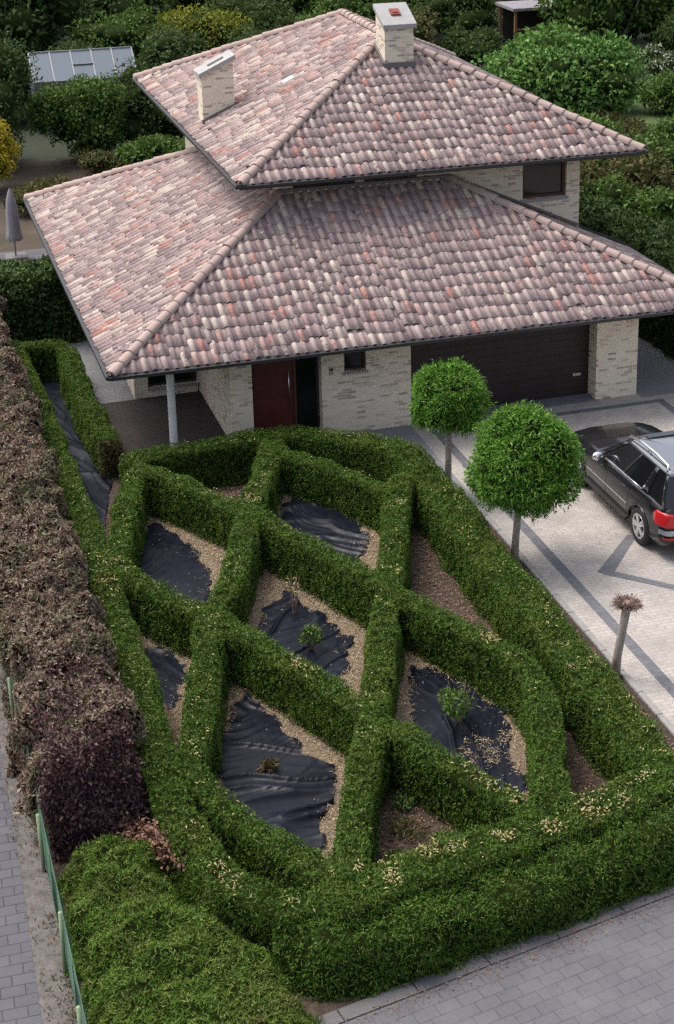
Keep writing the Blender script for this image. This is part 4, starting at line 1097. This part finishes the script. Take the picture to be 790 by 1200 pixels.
# ------------------------------------------------------------------ fence on the left
o = empty('wire_fence', 'green wire mesh fence with pale green posts along the left sidewalk', 'fence', (-3.02, -8.5, 0))
ys = [-6.6, -8.75, -10.3, -12.5, -14.65, -16.4, -18.4]
for i, y in enumerate(ys):
    b = MB(); b.tube([(0, y + 8.5, 0), (.01 * (-1) ** i, y + 8.5 + .03, .9)], .026, 10); b.build('post', M['postgreen'], o, True)
for i, (y0, y1) in enumerate(zip(ys, ys[1:])):
    b = MB(); a, c_ = y0 + 8.5, y1 + 8.5
    n = int((a - c_) / .07); sag = .03
    for j in range(n + 1):
        y = a + (c_ - a) * j / n; b.bar((.04, y, .03), (.045 + .03 * math.sin(j * .3), y, .86), .006, .006, (0, 1, 0))
    for j in range(13):
        z = .03 + j * .069; b.bar((.04, a, z), (.04, c_, z), .008 if j in (0, 12) else .005, .008 if j in (0, 12) else .005)
    b.build('mesh_panel', M['wire'], o)

# ------------------------------------------------------------------ the car
car = empty('parked_car', 'dark grey estate off-roader with silver roof rails parked on the driveway', 'car', (9.76, -6.05, 0), 0)
HWm = .945
def lerp_tab(y, tab):
    xs = [t_[0] for t_ in tab]; return float(np.interp(y, xs, [t_[1] for t_ in tab]))
hw_t = [(-.99, .74), (-.95, .82), (-.80, .90), (-.4, .935), (.5, .945), (2.4, .94), (3.0, .92), (3.45, .86), (3.68, .74), (3.79, .56)]
zt_t = [(-.99, .86), (-.96, 1.0), (-.90, 1.08), (-.4, 1.10), (1.0, 1.06), (2.15, 1.07), (2.5, 1.06), (3.1, 1.0), (3.5, .92), (3.7, .80), (3.79, .68)]
zb_t = [(-.99, .48), (-.9, .34), (-.5, .27), (3.3, .25), (3.6, .30), (3.79, .40)]
def side_x(y, z):
    hw = lerp_tab(y, hw_t); zt = lerp_tab(y, zt_t); zb = lerp_tab(y, zb_t)
    f = (z - zb) / max(zt - zb, .01)
    return hw * (1 - .05 * max(0, .25 - f) / .25 - .075 * max(0, (f - .55) / .45) ** 1.6)
def zb_arch(y):
    z = lerp_tab(y, zb_t)
    for yc in (0, 2.915):
        dy = abs(y - yc)
        if dy < .43: z = max(z, .36 + math.sqrt(.43 ** 2 - dy ** 2))
    return z
stn = sorted(set(np.round(np.concatenate([np.linspace(-.99, 3.79, 100), [-.43, .43, 2.485, 3.345]]), 3)))
rows = []
for y in stn:
    zb, zt, hw = zb_arch(y), lerp_tab(y, zt_t), lerp_tab(y, hw_t)
    r = []
    for f in np.linspace(0, 1, 8): z = zb + (zt - .04 - zb) * f; r.append((side_x(y, z), z))
    xe = side_x(y, zt)
    r += [(xe - .03, zt - .012), (xe - .09, zt), (xe * .55, zt + .035), (0, zt + .045)]
    full = [(-x, z) for x, z in r] + [(x, z) for x, z in r[::-1][1:]]
    full += [(side_x(y, zb) * .6, zb + .02), (-side_x(y, zb) * .6, zb + .02)]
    rows.append([(x, y, z) for x, z in full])
rows = [[(x * .3, y - .004, .68 + (z - .68) * .5) for x, y, z in rows[0]]] + rows + [[(x * .3, y + .02, .55 + (z - .55) * .5) for x, y, z in rows[-1]]]
G = np.array(rows); G = np.concatenate([G, G[:, :1]], 1)
V, F = grid_mesh(G)
bm = bmesh.new(); me = mesh_np('body', V, F); bm.from_mesh(me); bpy.data.meshes.remove(me)
bmesh.ops.remove_doubles(bm, verts=bm.verts, dist=.0005)
bmesh.ops.holes_fill(bm, edges=[e for e in bm.edges if e.is_boundary])
bmesh.ops.recalc_face_normals(bm, faces=bm.faces)
me = bpy.data.meshes.new('body'); bm.to_mesh(me); bm.free()
body = link('body', me, M['paint'], car, True)
# greenhouse: rings from the belt to the roof
def ring_plan(yr, yf, hwr, hwf, z, zf, zr, nose=.12):
    """rounded plan ring; z varies from rear to front"""
    pts = []
    n = 12
    for i in range(n + 1):                                          # left side rear -> front
        t_ = i / n; y = yr + (yf - yr) * t_; hw = hwr + (hwf - hwr) * t_
        pts.append((-hw, y))
    front = [(-hwf * .8, yf + nose * .55), (-hwf * .4, yf + nose * .9), (0, yf + nose), (hwf * .4, yf + nose * .9), (hwf * .8, yf + nose * .55)]
    right = [(-x, y) for x, y in pts[::-1]]
    rear = [(hwr * .8, yr - .05), (hwr * .4, yr - .08), (0, yr - .09), (-hwr * .4, yr - .08), (-hwr * .8, yr - .05)]
    allp = pts + front + right + rear
    return [(x, y, zr + (zf - zr) * min(1, max(0, (y - yr) / (yf - yr))) + z) for x, y in allp]
R0 = ring_plan(-.86, 2.02, .835, .855, 0, 1.07, 1.08, .16)
R1 = ring_plan(-.70, 1.20, .69, .665, 0, 1.60, 1.64, .13)
R2 = ring_plan(-.64, 1.13, .63, .62, 0, 1.655, 1.69, .11)
R3 = ring_plan(-.50, .98, .48, .46, 0, 1.70, 1.725, .09)
Rm = [tuple(np.array(a) * .02 + np.array((0, .25, 1.735)) * .98) for a in R3]
def ringmesh(rs):
    G = np.array(rs); G = np.concatenate([G, G[:, :1]], 1); return grid_mesh(G)
V, F = ringmesh([R0, R1]); link('side_glass', mesh_np('side_glass', V, F), M['carglass'], car, True)
V, F = ringmesh([[tuple(np.array(a) + (0, 0, -.012)) for a in R1], R1, R2, R3, Rm]); roof_o = link('car_roof', mesh_np('car_roof', V, F), M['roofpanel'], car, True)
# pillars follow the glass surface (left side index 0..12 rear->front)
def on_glass(t_, s, side=-1, out=.006):
    """t along side (0 rear..1 front), s up 0..1"""
    i = t_ * 12; i0 = int(min(11, math.floor(i))); fr = i - i0
    a = np.array(R0[i0]) * (1 - fr) + np.array(R0[i0 + 1]) * fr; b_ = np.array(R1[i0]) * (1 - fr) + np.array(R1[i0 + 1]) * fr
    p = a * (1 - s) + b_ * s; p[0] = -abs(p[0]) - out; p[2] += .002
    if side > 0: p[0] = -p[0]
    return p
def glass_patch(name, quad, m, side, out=.008):
    """quad: list of (t,s) corners, subdivided"""
    (a, b_, c_, d_) = [np.array(q_) for q_ in quad]
    G = np.array([[on_glass(*((a * (1 - u) + b_ * u) * (1 - v) + (d_ * (1 - u) + c_ * u) * v), side, out) for u in np.linspace(0, 1, 5)] for v in np.linspace(0, 1, 5)])
    V, F = grid_mesh(G); o = link(name, mesh_np(name, V, F), m, car)
    sm = o.modifiers.new('s', 'SOLIDIFY'); sm.thickness = .012; sm.offset = 0
    return o
for sd_ in (-1, 1):
    glass_patch('pillar', [(-.0, 0), (.04, 0), (.05, 1), (0, 1)], M['paint'], sd_)
    glass_patch('pillar', [(.245, 0), (.33, 0), (.285, 1), (.21, 1)], M['paint'], sd_)
    glass_patch('pillar', [(.60, 0), (.625, 0), (.615, 1), (.59, 1)], M['trim'], sd_)
    glass_patch('pillar', [(.95, 0), (1.0, 0), (1.0, 1), (.93, 1)], M['paint'], sd_)
    glass_patch('window_trim', [(.33, -.03), (.97, -.03), (.97, .035), (.33, .035)], M['chrome'], sd_, .012)
    # roof rail
    b = MB(); xs_ = sd_ * .60
    b.tube([(sd_ * .655, -.55, 1.665), (xs_, -.48, 1.745), (xs_, 0, 1.79), (xs_, .6, 1.785), (sd_ * .62, 1.08, 1.74), (sd_ * .64, 1.16, 1.66)], [.02, .026, .026, .026, .024, .018], 8)
    b.box((xs_ - .02, .25, 1.70), (xs_ + .02, .33, 1.79), .006)
    b.build('roof_rail', M['chrome'], car, True)
    # side mouldings, sills and seams
    def strip(name, y0, y1, z, m, th=.012, hgt=.03, n=14):
        b = MB()
        for i in range(n):
            ya, yb = y0 + (y1 - y0) * i / n, y0 + (y1 - y0) * (i + 1) / n
            b.bar((sd_ * (side_x(ya, z) + th * .3), ya, z), (sd_ * (side_x(yb, z) + th * .3), yb, z), th, hgt)
        return b.build(name, m, car)
    strip('side_moulding', .52, 2.40, .62, M['chrome'], .012, .016)
    strip('running_board', .46, 2.46, .335, M['trim'], .10, .05)
    for yy in (.50, 1.48, 2.42):
        b = MB()
        zz = np.linspace(.40, 1.04, 9)
        for z0, z1 in zip(zz, zz[1:]): b.bar((sd_ * (side_x(yy, z0) + .0005), yy, z0), (sd_ * (side_x(yy, z1) + .0005), yy, z1), .004, .008, (0, 1, 0))
        b.build('door_seam', M['trim'], car)
    for yy in (.72, 1.72):
        b = MB(); x_ = sd_ * (side_x(yy, .92) + .022); b.tube([(x_ - sd_ * .03, yy - .1, .92), (x_, yy - .07, .922), (x_, yy + .07, .925), (x_ - sd_ * .03, yy + .1, .925)], .014, 6); b.build('door_handle', M['paint'], car, True)
    # arch lips
    for yc in (0, 2.915):
        b = MB(); pts = []
        for a in np.linspace(.02, math.pi - .02, 20):
            y = yc + .435 * math.cos(a); z = .36 + .435 * math.sin(a); pts.append((sd_ * (side_x(y, z) + .004), y, z))
        b.tube(pts, .02, 6); b.build('wheel_arch', M['paint'], car, True)
        # wheel
        wm = Matrix.Translation((sd_ * .82, yc, .37)) @ Matrix.Rotation(sd_ * math.pi / 2, 4, 'Y')
        b = MB(); b.lathe([(.245, -.12), (.33, -.125), (.362, -.10), (.37, -.05), (.37, .05), (.362, .10), (.33, .125), (.245, .11)], wm, 36)
        wo = b.build('wheel', M['rubber'], car, True)
        b = MB(); b.lathe([(.25, .10), (.245, .115), (.225, .11), (.215, .03), (.21, -.1)], wm, 36)
        for s5 in range(5):
            for off in (-.14, .14):
                a = s5 * 2 * math.pi / 5 + .3
                p0 = wm @ Vector((.05 * math.cos(a + off * 2), .05 * math.sin(a + off * 2), .10)); p1 = wm @ Vector((.232 * math.cos(a + off), .232 * math.sin(a + off), .105))
                b.bar(p0, p1, .045, .03, (sd_, 0, 0))
        b.lathe([(0, .115), (.05, .115), (.065, .10), (.065, .05)], wm, 18)
        b.build('rim', M['alloy'], wo)
        b = MB(); b.lathe([(0, -.02), (.21, -.02)], wm, 24); b.build('brake_disc', M['trim'], wo)
    # mirror
    b = MB(); b.tube([(sd_ * .87, 1.72, 1.08), (sd_ * .96, 1.70, 1.10)], .03, 8)
    mo = b.build('mirror', M['trim'], car, True)
    bm = bmesh.new(); bmesh.ops.create_uvsphere(bm, u_segments=14, v_segments=9, radius=1)
    bmesh.ops.transform(bm, matrix=Matrix.Translation((sd_ * 1.03, 1.70, 1.13)) @ Matrix.Diagonal((.12, .075, .088, 1)), verts=bm.verts)
    me = bpy.data.meshes.new('mirror_cap'); bm.to_mesh(me); bm.free(); link('mirror_cap', me, M['chrome'], mo, True)
    # tail lamp wraps the rear corner
    def lamp_ring(z, out=.012):
        r = []
        for y in (-.60, -.70, -.80, -.88, -.93, -.965): r.append((sd_ * (side_x(y, z) + out), y - (.01 if y < -.9 else 0), z))
        r.append((sd_ * (side_x(-.98, z) - .06), -.985 - out, z)); r.append((sd_ * .56, -.99 - out, z))
        return r
    zs = [.74, .78, .86, .95, 1.0]
    G = []
    for i, z in enumerate(zs):
        r = lamp_ring(z)
        cut = {0: .10, 1: .05, 2: 0, 3: .02, 4: .08}[i]
        r[0] = (r[0][0], r[0][1] - cut, z); G.append(r)
    V, F = grid_mesh(np.array(G)); tl = link('tail_light', mesh_np('tail_light', V, F), M['lampred'], car, True)
    smd = tl.modifiers.new('s', 'SOLIDIFY'); smd.thickness = .03; smd.offset = -1
    G = [[(p[0] + sd_ * .006, p[1] - .006, z) for p in lamp_ring(z)[1:6]] for z in (.80, .825, .85)]
    V, F = grid_mesh(np.array(G)); link('reverse_light', mesh_np('reverse_light', V, F), M['lampclear'], tl)
    # rear bumper silver corner and red reflector
    G = [[(p[0] + sd_ * .012, p[1] - .012, z) for p in lamp_ring(z)[2:]] for z in (.58, .62, .68)]
    V, F = grid_mesh(np.array(G)); link('bumper_trim', mesh_np('bumper_trim', V, F), M['plate'], car, True)
    G = [[(p[0] + sd_ * .010, p[1] - .010, z) for p in lamp_ring(z)[3:]] for z in (.49, .53)]
    V, F = grid_mesh(np.array(G)); link('reflector', mesh_np('reflector', V, F), M['lampred'], car)
    b = MB(); b.tube([(sd_ * .5, -.75, .34), (sd_ * .5, -1.03, .33)], .05, 10); b.build('exhaust_tip', M['chrome'], car, True)
    # headlight
    G = [[(sd_ * (side_x(y, z) * .98 + .006), y + .012, z) for y in (3.30, 3.42, 3.54, 3.64, 3.70)] for z in (.68, .75, .82)]
    V, F = grid_mesh(np.array(G)); link('headlight', mesh_np('headlight', V, F), M['lampclear'], car)
    b = MB(); b.tube([(sd_ * .2, 2.16, 1.13), (sd_ * .62, 2.05, 1.14)], .012, 5); b.build('wiper', M['trim'], car)
b = MB(); b.box((-.72, -.45, .30), (.72, 3.4, .62)); b.build('underbody', M['trim'], car)
b = MB(); b.box((-.56, -1.06, .56), (.56, -.99, .66), .012); b.build('bumper_trim', M['plate'], car)
b = MB(); b.box((-.33, .92, 1.716), (.33, 1.10, 1.7225)); b.build('sunroof', M['carglass'], car)
b = MB(); b.box((-.60, -.68, 1.62), (.60, -.60, 1.70), .02); b.build('spoiler', M['paint'], car)

# ------------------------------------------------------------------ background garden
hedge('garden_hedge', 'tall dark green hedge behind the path, left of the house', [(-3.4, 9.6), (-1.6, 9.7), (.55, 9.9)], 1.95, 1.5, 'dgreen', dens=330, L=(.09, .17), W=(.04, .075), bump=.14, rnd=.25, seed=70, group=None)
# terrace with closed parasol
b = MB(); b.box((-2.2, 13.2, .10), (.95, 17.0, .34)); b.box((-2.3, 12.9, 0), (1.05, 13.19, .16))
tag(b.build('timber_deck', M['deck']), 'weathered grey timber deck behind the dark hedge', 'deck')
o = empty('closed_parasol', 'folded grey canvas parasol standing on the timber deck', 'parasol', (-.36, 16.2, .34))
b = MB(); b.tube([(0, 0, 0), (0, 0, 2.05)], .025, 8); b.build('pole', M['alu'], o, True)
b = MB(); b.lathe([(.20, .55), (.22, .62), (.19, .75), (.17, 1.0), (.155, 1.4), (.12, 1.75), (.06, 1.98), (.015, 2.08)], Matrix(), 16)
for v in b.bm.verts:
    a = math.atan2(v.co.y, v.co.x); f_ = 1 + .14 * math.cos(8 * a); v.co.x *= f_; v.co.y *= f_
b.build('canopy', M['canvas'], o, True)
b = MB(); b.box((-.3, -.3, 0), (.3, .3, .09), .02); b.build('base', M['lead'], o)
# garden table seen as a pale corner beside the parasol
# greenhouse
o = empty('greenhouse', 'glass lean-to greenhouse with pale blue sloping roof behind the hedges', 'greenhouse', (4.4, 34.8, 0))
xa, xb, yf, yb, zf, zr = -2.05, 1.95, -.45, .75, 2.0, 2.95
fr = MB()
n = 5
for i in range(n + 1):
    x = xa + (xb - xa) * i / n; fr.bar((x, yf, zf), (x, yb, zr), .05, .05); fr.bar((x, yf, 0), (x, yf, zf), .05, .05, (0, 1, 0)); fr.bar((x, yb, 0), (x, yb, zr), .05, .05, (0, 1, 0))
for y, z in ((yf, zf), (yb, zr), (yf, .05), (yb, .05)): fr.bar((xa, y, z), (xb, y, z), .06, .06)
fr.bar((xa + 1.6, (yf + yb) / 2, (zf + zr) / 2 + .04), (xa + 2.4, (yf + yb) / 2, (zf + zr) / 2 + .04), .05, .03)
fr.build('frame', M['alu'], o)
g = MB(); g.poly([(xa, yf - .03, zf - .01), (xb, yf - .03, zf - .01), (xb, yb, zr - .01), (xa, yb, zr - .01)], .012); g.build('roof_glass', M['paleglass'], o)
g = MB(); g.box((xa, yf - .005, .1), (xb, yf + .005, zf - .05)); g.box((xb - .005, yf + .03, .1), (xb + .005, yb - .03, zf)); g.box((xa - .005, yf + .03, .1), (xa + .005, yb - .03, zf)); g.build('wall_glass', M['paleglass'], o)
# shed with open front, far right
o = empty('open_shed', 'dark flat roofed open garden shed among the far trees', 'shed', (27.2, 44.2, 0))
b = MB(); b.box((-1.7, -1.2, 2.25), (1.5, 1.2, 2.38)); b.build('roof', M['canvas'], o)
for x in (-1.5, 1.3):
    for y in (-1, 1):
        b = MB(); b.box((x - .06, y - .06, 0), (x + .06, y + .06, 2.25)); b.build('post', M['wood'], o)
b = MB(); b.box((-1.4, -1.02, 1.3), (1.2, -.96, 1.4)); b.build('rail', M['wood'], o)
b = MB(); b.box((-1.4, .9, 0), (1.2, .96, 2.2)); b.build('back_wall', M['darkframe'], o)
b = MB(); b.lathe([(.42, -.04), (.5, -.04), (.5, .04), (.42, .04), (.42, -.04)], Matrix.Translation((-.2, -1.1, .75)) @ Matrix.Rotation(math.pi / 2, 4, 'X'), 20)
b.build('hoop', M['wood'], o)
b = MB(); b.tube([(0, 0, 0), (.02, 0, 1.25)], .06, 8); o = b.build('wooden_post', M['wood'], None, True); o.location = (20.0, 37.5, 0); tag(o, 'brown wooden post left of the broad green tree', 'post')

# shrubs and trees
shrub('yellow_shrub', 'bright yellow leaved rounded shrub at the left edge of the lawn', (-.3, 25.6), 1.2, 2.6, 'yellow', 7000, (.08, .14), (.045, .075), 16, seed=81)
shrub('conifer_shrub', 'dark upright evergreen behind the yellow shrub at the left edge', (.1, 29.5), 1.9, 5.0, 'dgreen', 9000, (.12, .22), (.05, .09), 30, cat='shrub', seed=82, low=-1, stem=False)
shrub('broad_shrub', 'large rounded mid green shrub in front of the greenhouse', (3.35, 29.2), 1.75, 3.2, 'mgreen', 11000, (.10, .2), (.06, .1), 34, seed=83, ry=1.3, low=-1, stem=False)
shrub('flowering_shrub', 'low olive perennials at the foot of the large green shrub', (3.6, 26.9), .95, .9, 'olive', 1500, (.09, .16), (.04, .07), 12, seed=84)
shrub('dark_shrub', 'dark green tall shrub between the large green shrub and the roof', (6.4, 30.2), 1.9, 3.4, 'dgreen', 9000, (.10, .2), (.05, .09), 28, seed=85, low=-1, stem=False)
shrub('yellow_green_shrub', 'feathery yellow green shrub behind the left roof edge', (10.4, 42.5), 2.3, 3.3, 'ygreen', 9000, (.14, .26), (.05, .09), 26, seed=86, low=-.8)
tree('broad_tree', 'broad crowned bright green tree behind the right end of the upper roof', (21.0, 26.6), 2.9, 4.0, .45, 'bgreen', 15000, (.16, .30), (.08, .15), 60, seed=87, ry=2.4)
g_bt = 'trees filling the back of the gardens'
far = [(-3, 40, 3.2, 7.5, 'dgreen', 'dark wide tree at the far left corner behind the evergreen'), (3.2, 47, 3.0, 6.5, 'dgreen', 'dark green tree standing behind the greenhouse left end'), (8.0, 50, 2.8, 5.6, 'dgreen', 'dark rounded tree behind the greenhouse right end'),
       (13.0, 52, 2.6, 5.2, 'mgreen', 'mid green tree behind the feathery yellow green shrub'), (17.2, 54, 3.0, 5.6, 'mgreen', 'mid green tree seen just above the roof peak'), (21.6, 52, 2.6, 5.0, 'olive', 'olive toned loose tree right of the flat capped chimney'),
       (24.8, 55, 3.2, 7.2, 'dgreen', 'dark tree behind the open shed left end'), (30.5, 52, 3.4, 7.5, 'dgreen', 'dark tree behind the open shed right end'), (29.4, 40.5, 3.2, 6.4, 'mgreen', 'leafy mid green tree right of the open shed'), (34.5, 41, 3.0, 6.6, 'dgreen', 'dark tree at the right edge above the lawn'),
       (38, 49, 3.6, 8.5, 'dgreen', 'tall dark tree at the far right corner'), (0.5, 58, 3.8, 8.5, 'dgreen', 'tall dark tree in the farthest row at the left'), (7.5, 61, 3.8, 8.6, 'dgreen', 'tall dark tree in the farthest row above the greenhouse'), (14.5, 63, 3.8, 7.8, 'dgreen', 'tall dark tree in the farthest row left of the roof peak'),
       (21.5, 65, 4.0, 8.4, 'dgreen', 'tall dark tree in the farthest row right of the roof peak'), (29, 65, 4.0, 9, 'dgreen', 'tall dark tree in the farthest row above the open shed'), (37, 62, 4.0, 9, 'dgreen', 'tall dark tree in the farthest row at the right edge'), (-5, 52, 3.8, 8.5, 'dgreen', 'tall dark tree beyond the left picture edge')]
for i, (x, y, r, h, lf, lab) in enumerate(far):
    tree('garden_tree', lab, (x, y), r, h, .25, lf, 8500, (.2, .4), (.10, .19), 34, g_bt, 90 + i, -.95)
mid = [(1.0, 37.5, 2.2, 2.4, 'dgreen', 'dark shrub behind the left end of the greenhouse'), (4.6, 39.0, 2.2, 2.6, 'dgreen', 'dark shrub right behind the greenhouse roof'), (8.4, 38.2, 2.0, 3.2, 'dgreen', 'dark shrub beside the right end of the greenhouse'),
       (7.2, 43.5, 2.6, 3.4, 'mgreen', 'green shrub between the greenhouse and the far trees'), (13.6, 46.0, 2.4, 3.6, 'dgreen', 'dark shrub behind the feathery yellow green shrub'), (19.6, 47.5, 2.4, 3.6, 'mgreen', 'green shrub right of the roof peak, in front of the far trees'),
       (24.2, 47.6, 2.4, 3.8, 'dgreen', 'dark shrub left of the open shed'), (31.6, 46.5, 2.4, 4.0, 'dgreen', 'dark shrub right behind the open shed'), (26.4, 38.2, 1.9, 2.2, 'dgreen', 'dark shrub below the open shed, right of the wooden post'), (31.5, 37.2, 1.9, 2.8, 'dgreen', 'dark shrub behind the blossoming shrub'),
       (12.6, 40.5, 1.9, 2.6, 'dgreen', 'dark rounded shrub peeping over the left roof slope'), (16.6, 44, 2.0, 2.6, 'mgreen', 'green shrub just behind the roof peak'), (19.2, 41.2, 1.9, 3.0, 'olive', 'wispy olive shrub just right of the flat capped chimney'), (22.4, 40.5, 1.6, 2.0, 'dgreen', 'low dark shrub beneath the open shed'),
       (16.2, 33.0, 1.5, 2.2, 'dgreen', 'dark shrub hiding behind the right hip of the upper roof'), (24.6, 31.0, 1.7, 2.4, 'dgreen', 'dark shrub on the lawn behind the broad tree'), (29.2, 34.5, 1.2, 1.7, 'blossom', 'shrub dotted with pale blossoms at the right edge'), (27.2, 29.6, 1.5, 1.5, 'mgreen', 'low mid green shrub on the right lawn below the blossoming shrub'), (21.8, 23.2, 1.6, 1.6, 'olive', 'low olive shrub in front of the broad tree'),
       (1.2, 22.6, 1.1, .9, 'olive', 'low brownish shrub near the lawn by the parasol'), (5.6, 26.8, 1.3, 1.2, 'mgreen', 'low green shrub against the left end of the roof'), (8.6, 27.5, 1.6, 2.2, 'dgreen', 'dark shrub hidden behind the left roof slope'),
       (19.0, 20.2, 1.5, 2.3, 'mgreen', 'bright green shrub by the right tip of the upper roof'), (22.0, 19.8, 1.6, 2.0, 'mgreen', 'leafy green shrub at the right edge below the lawn'), (16.2, 15.4, 1.5, 2.3, 'olive', 'olive brown shrub right of the upper window'), (18.7, 15.2, 1.5, 2.1, 'olive', 'second olive shrub farther right of the upper window'),
       (15.2, 12.0, 1.3, 2.1, 'dgreen', 'dark shrub beside the upper wall corner'), (17.4, 11.8, 1.5, 2.2, 'mgreen', 'mid green shrub right of the upper wall, near the red one'), (19.6, 11.0, 1.5, 2.1, 'redbrown', 'red brown leaved shrub at the right edge above the roof corner'), (17.0, 8.2, 1.5, 1.9, 'dgreen', 'dark low shrub behind the lower roof corner')]
for i, (x, y, r, h, lf, lab) in enumerate(mid):
    shrub('garden_shrub', lab, (x, y), r, h, lf, 4200, (.12, .24), (.06, .11), 18, 'shrub', 'shrubs around the back garden', 120 + i, -.95)
hedge('garden_hedge', 'tall dark hedge right of the garage pier along the side path', [(14.9, .6), (14.7, 4), (14.7, 9)], 2.3, 1.3, 'dgreen', dens=300, L=(.10, .18), W=(.05, .08), bump=.16, rnd=.3, seed=71, group=None)
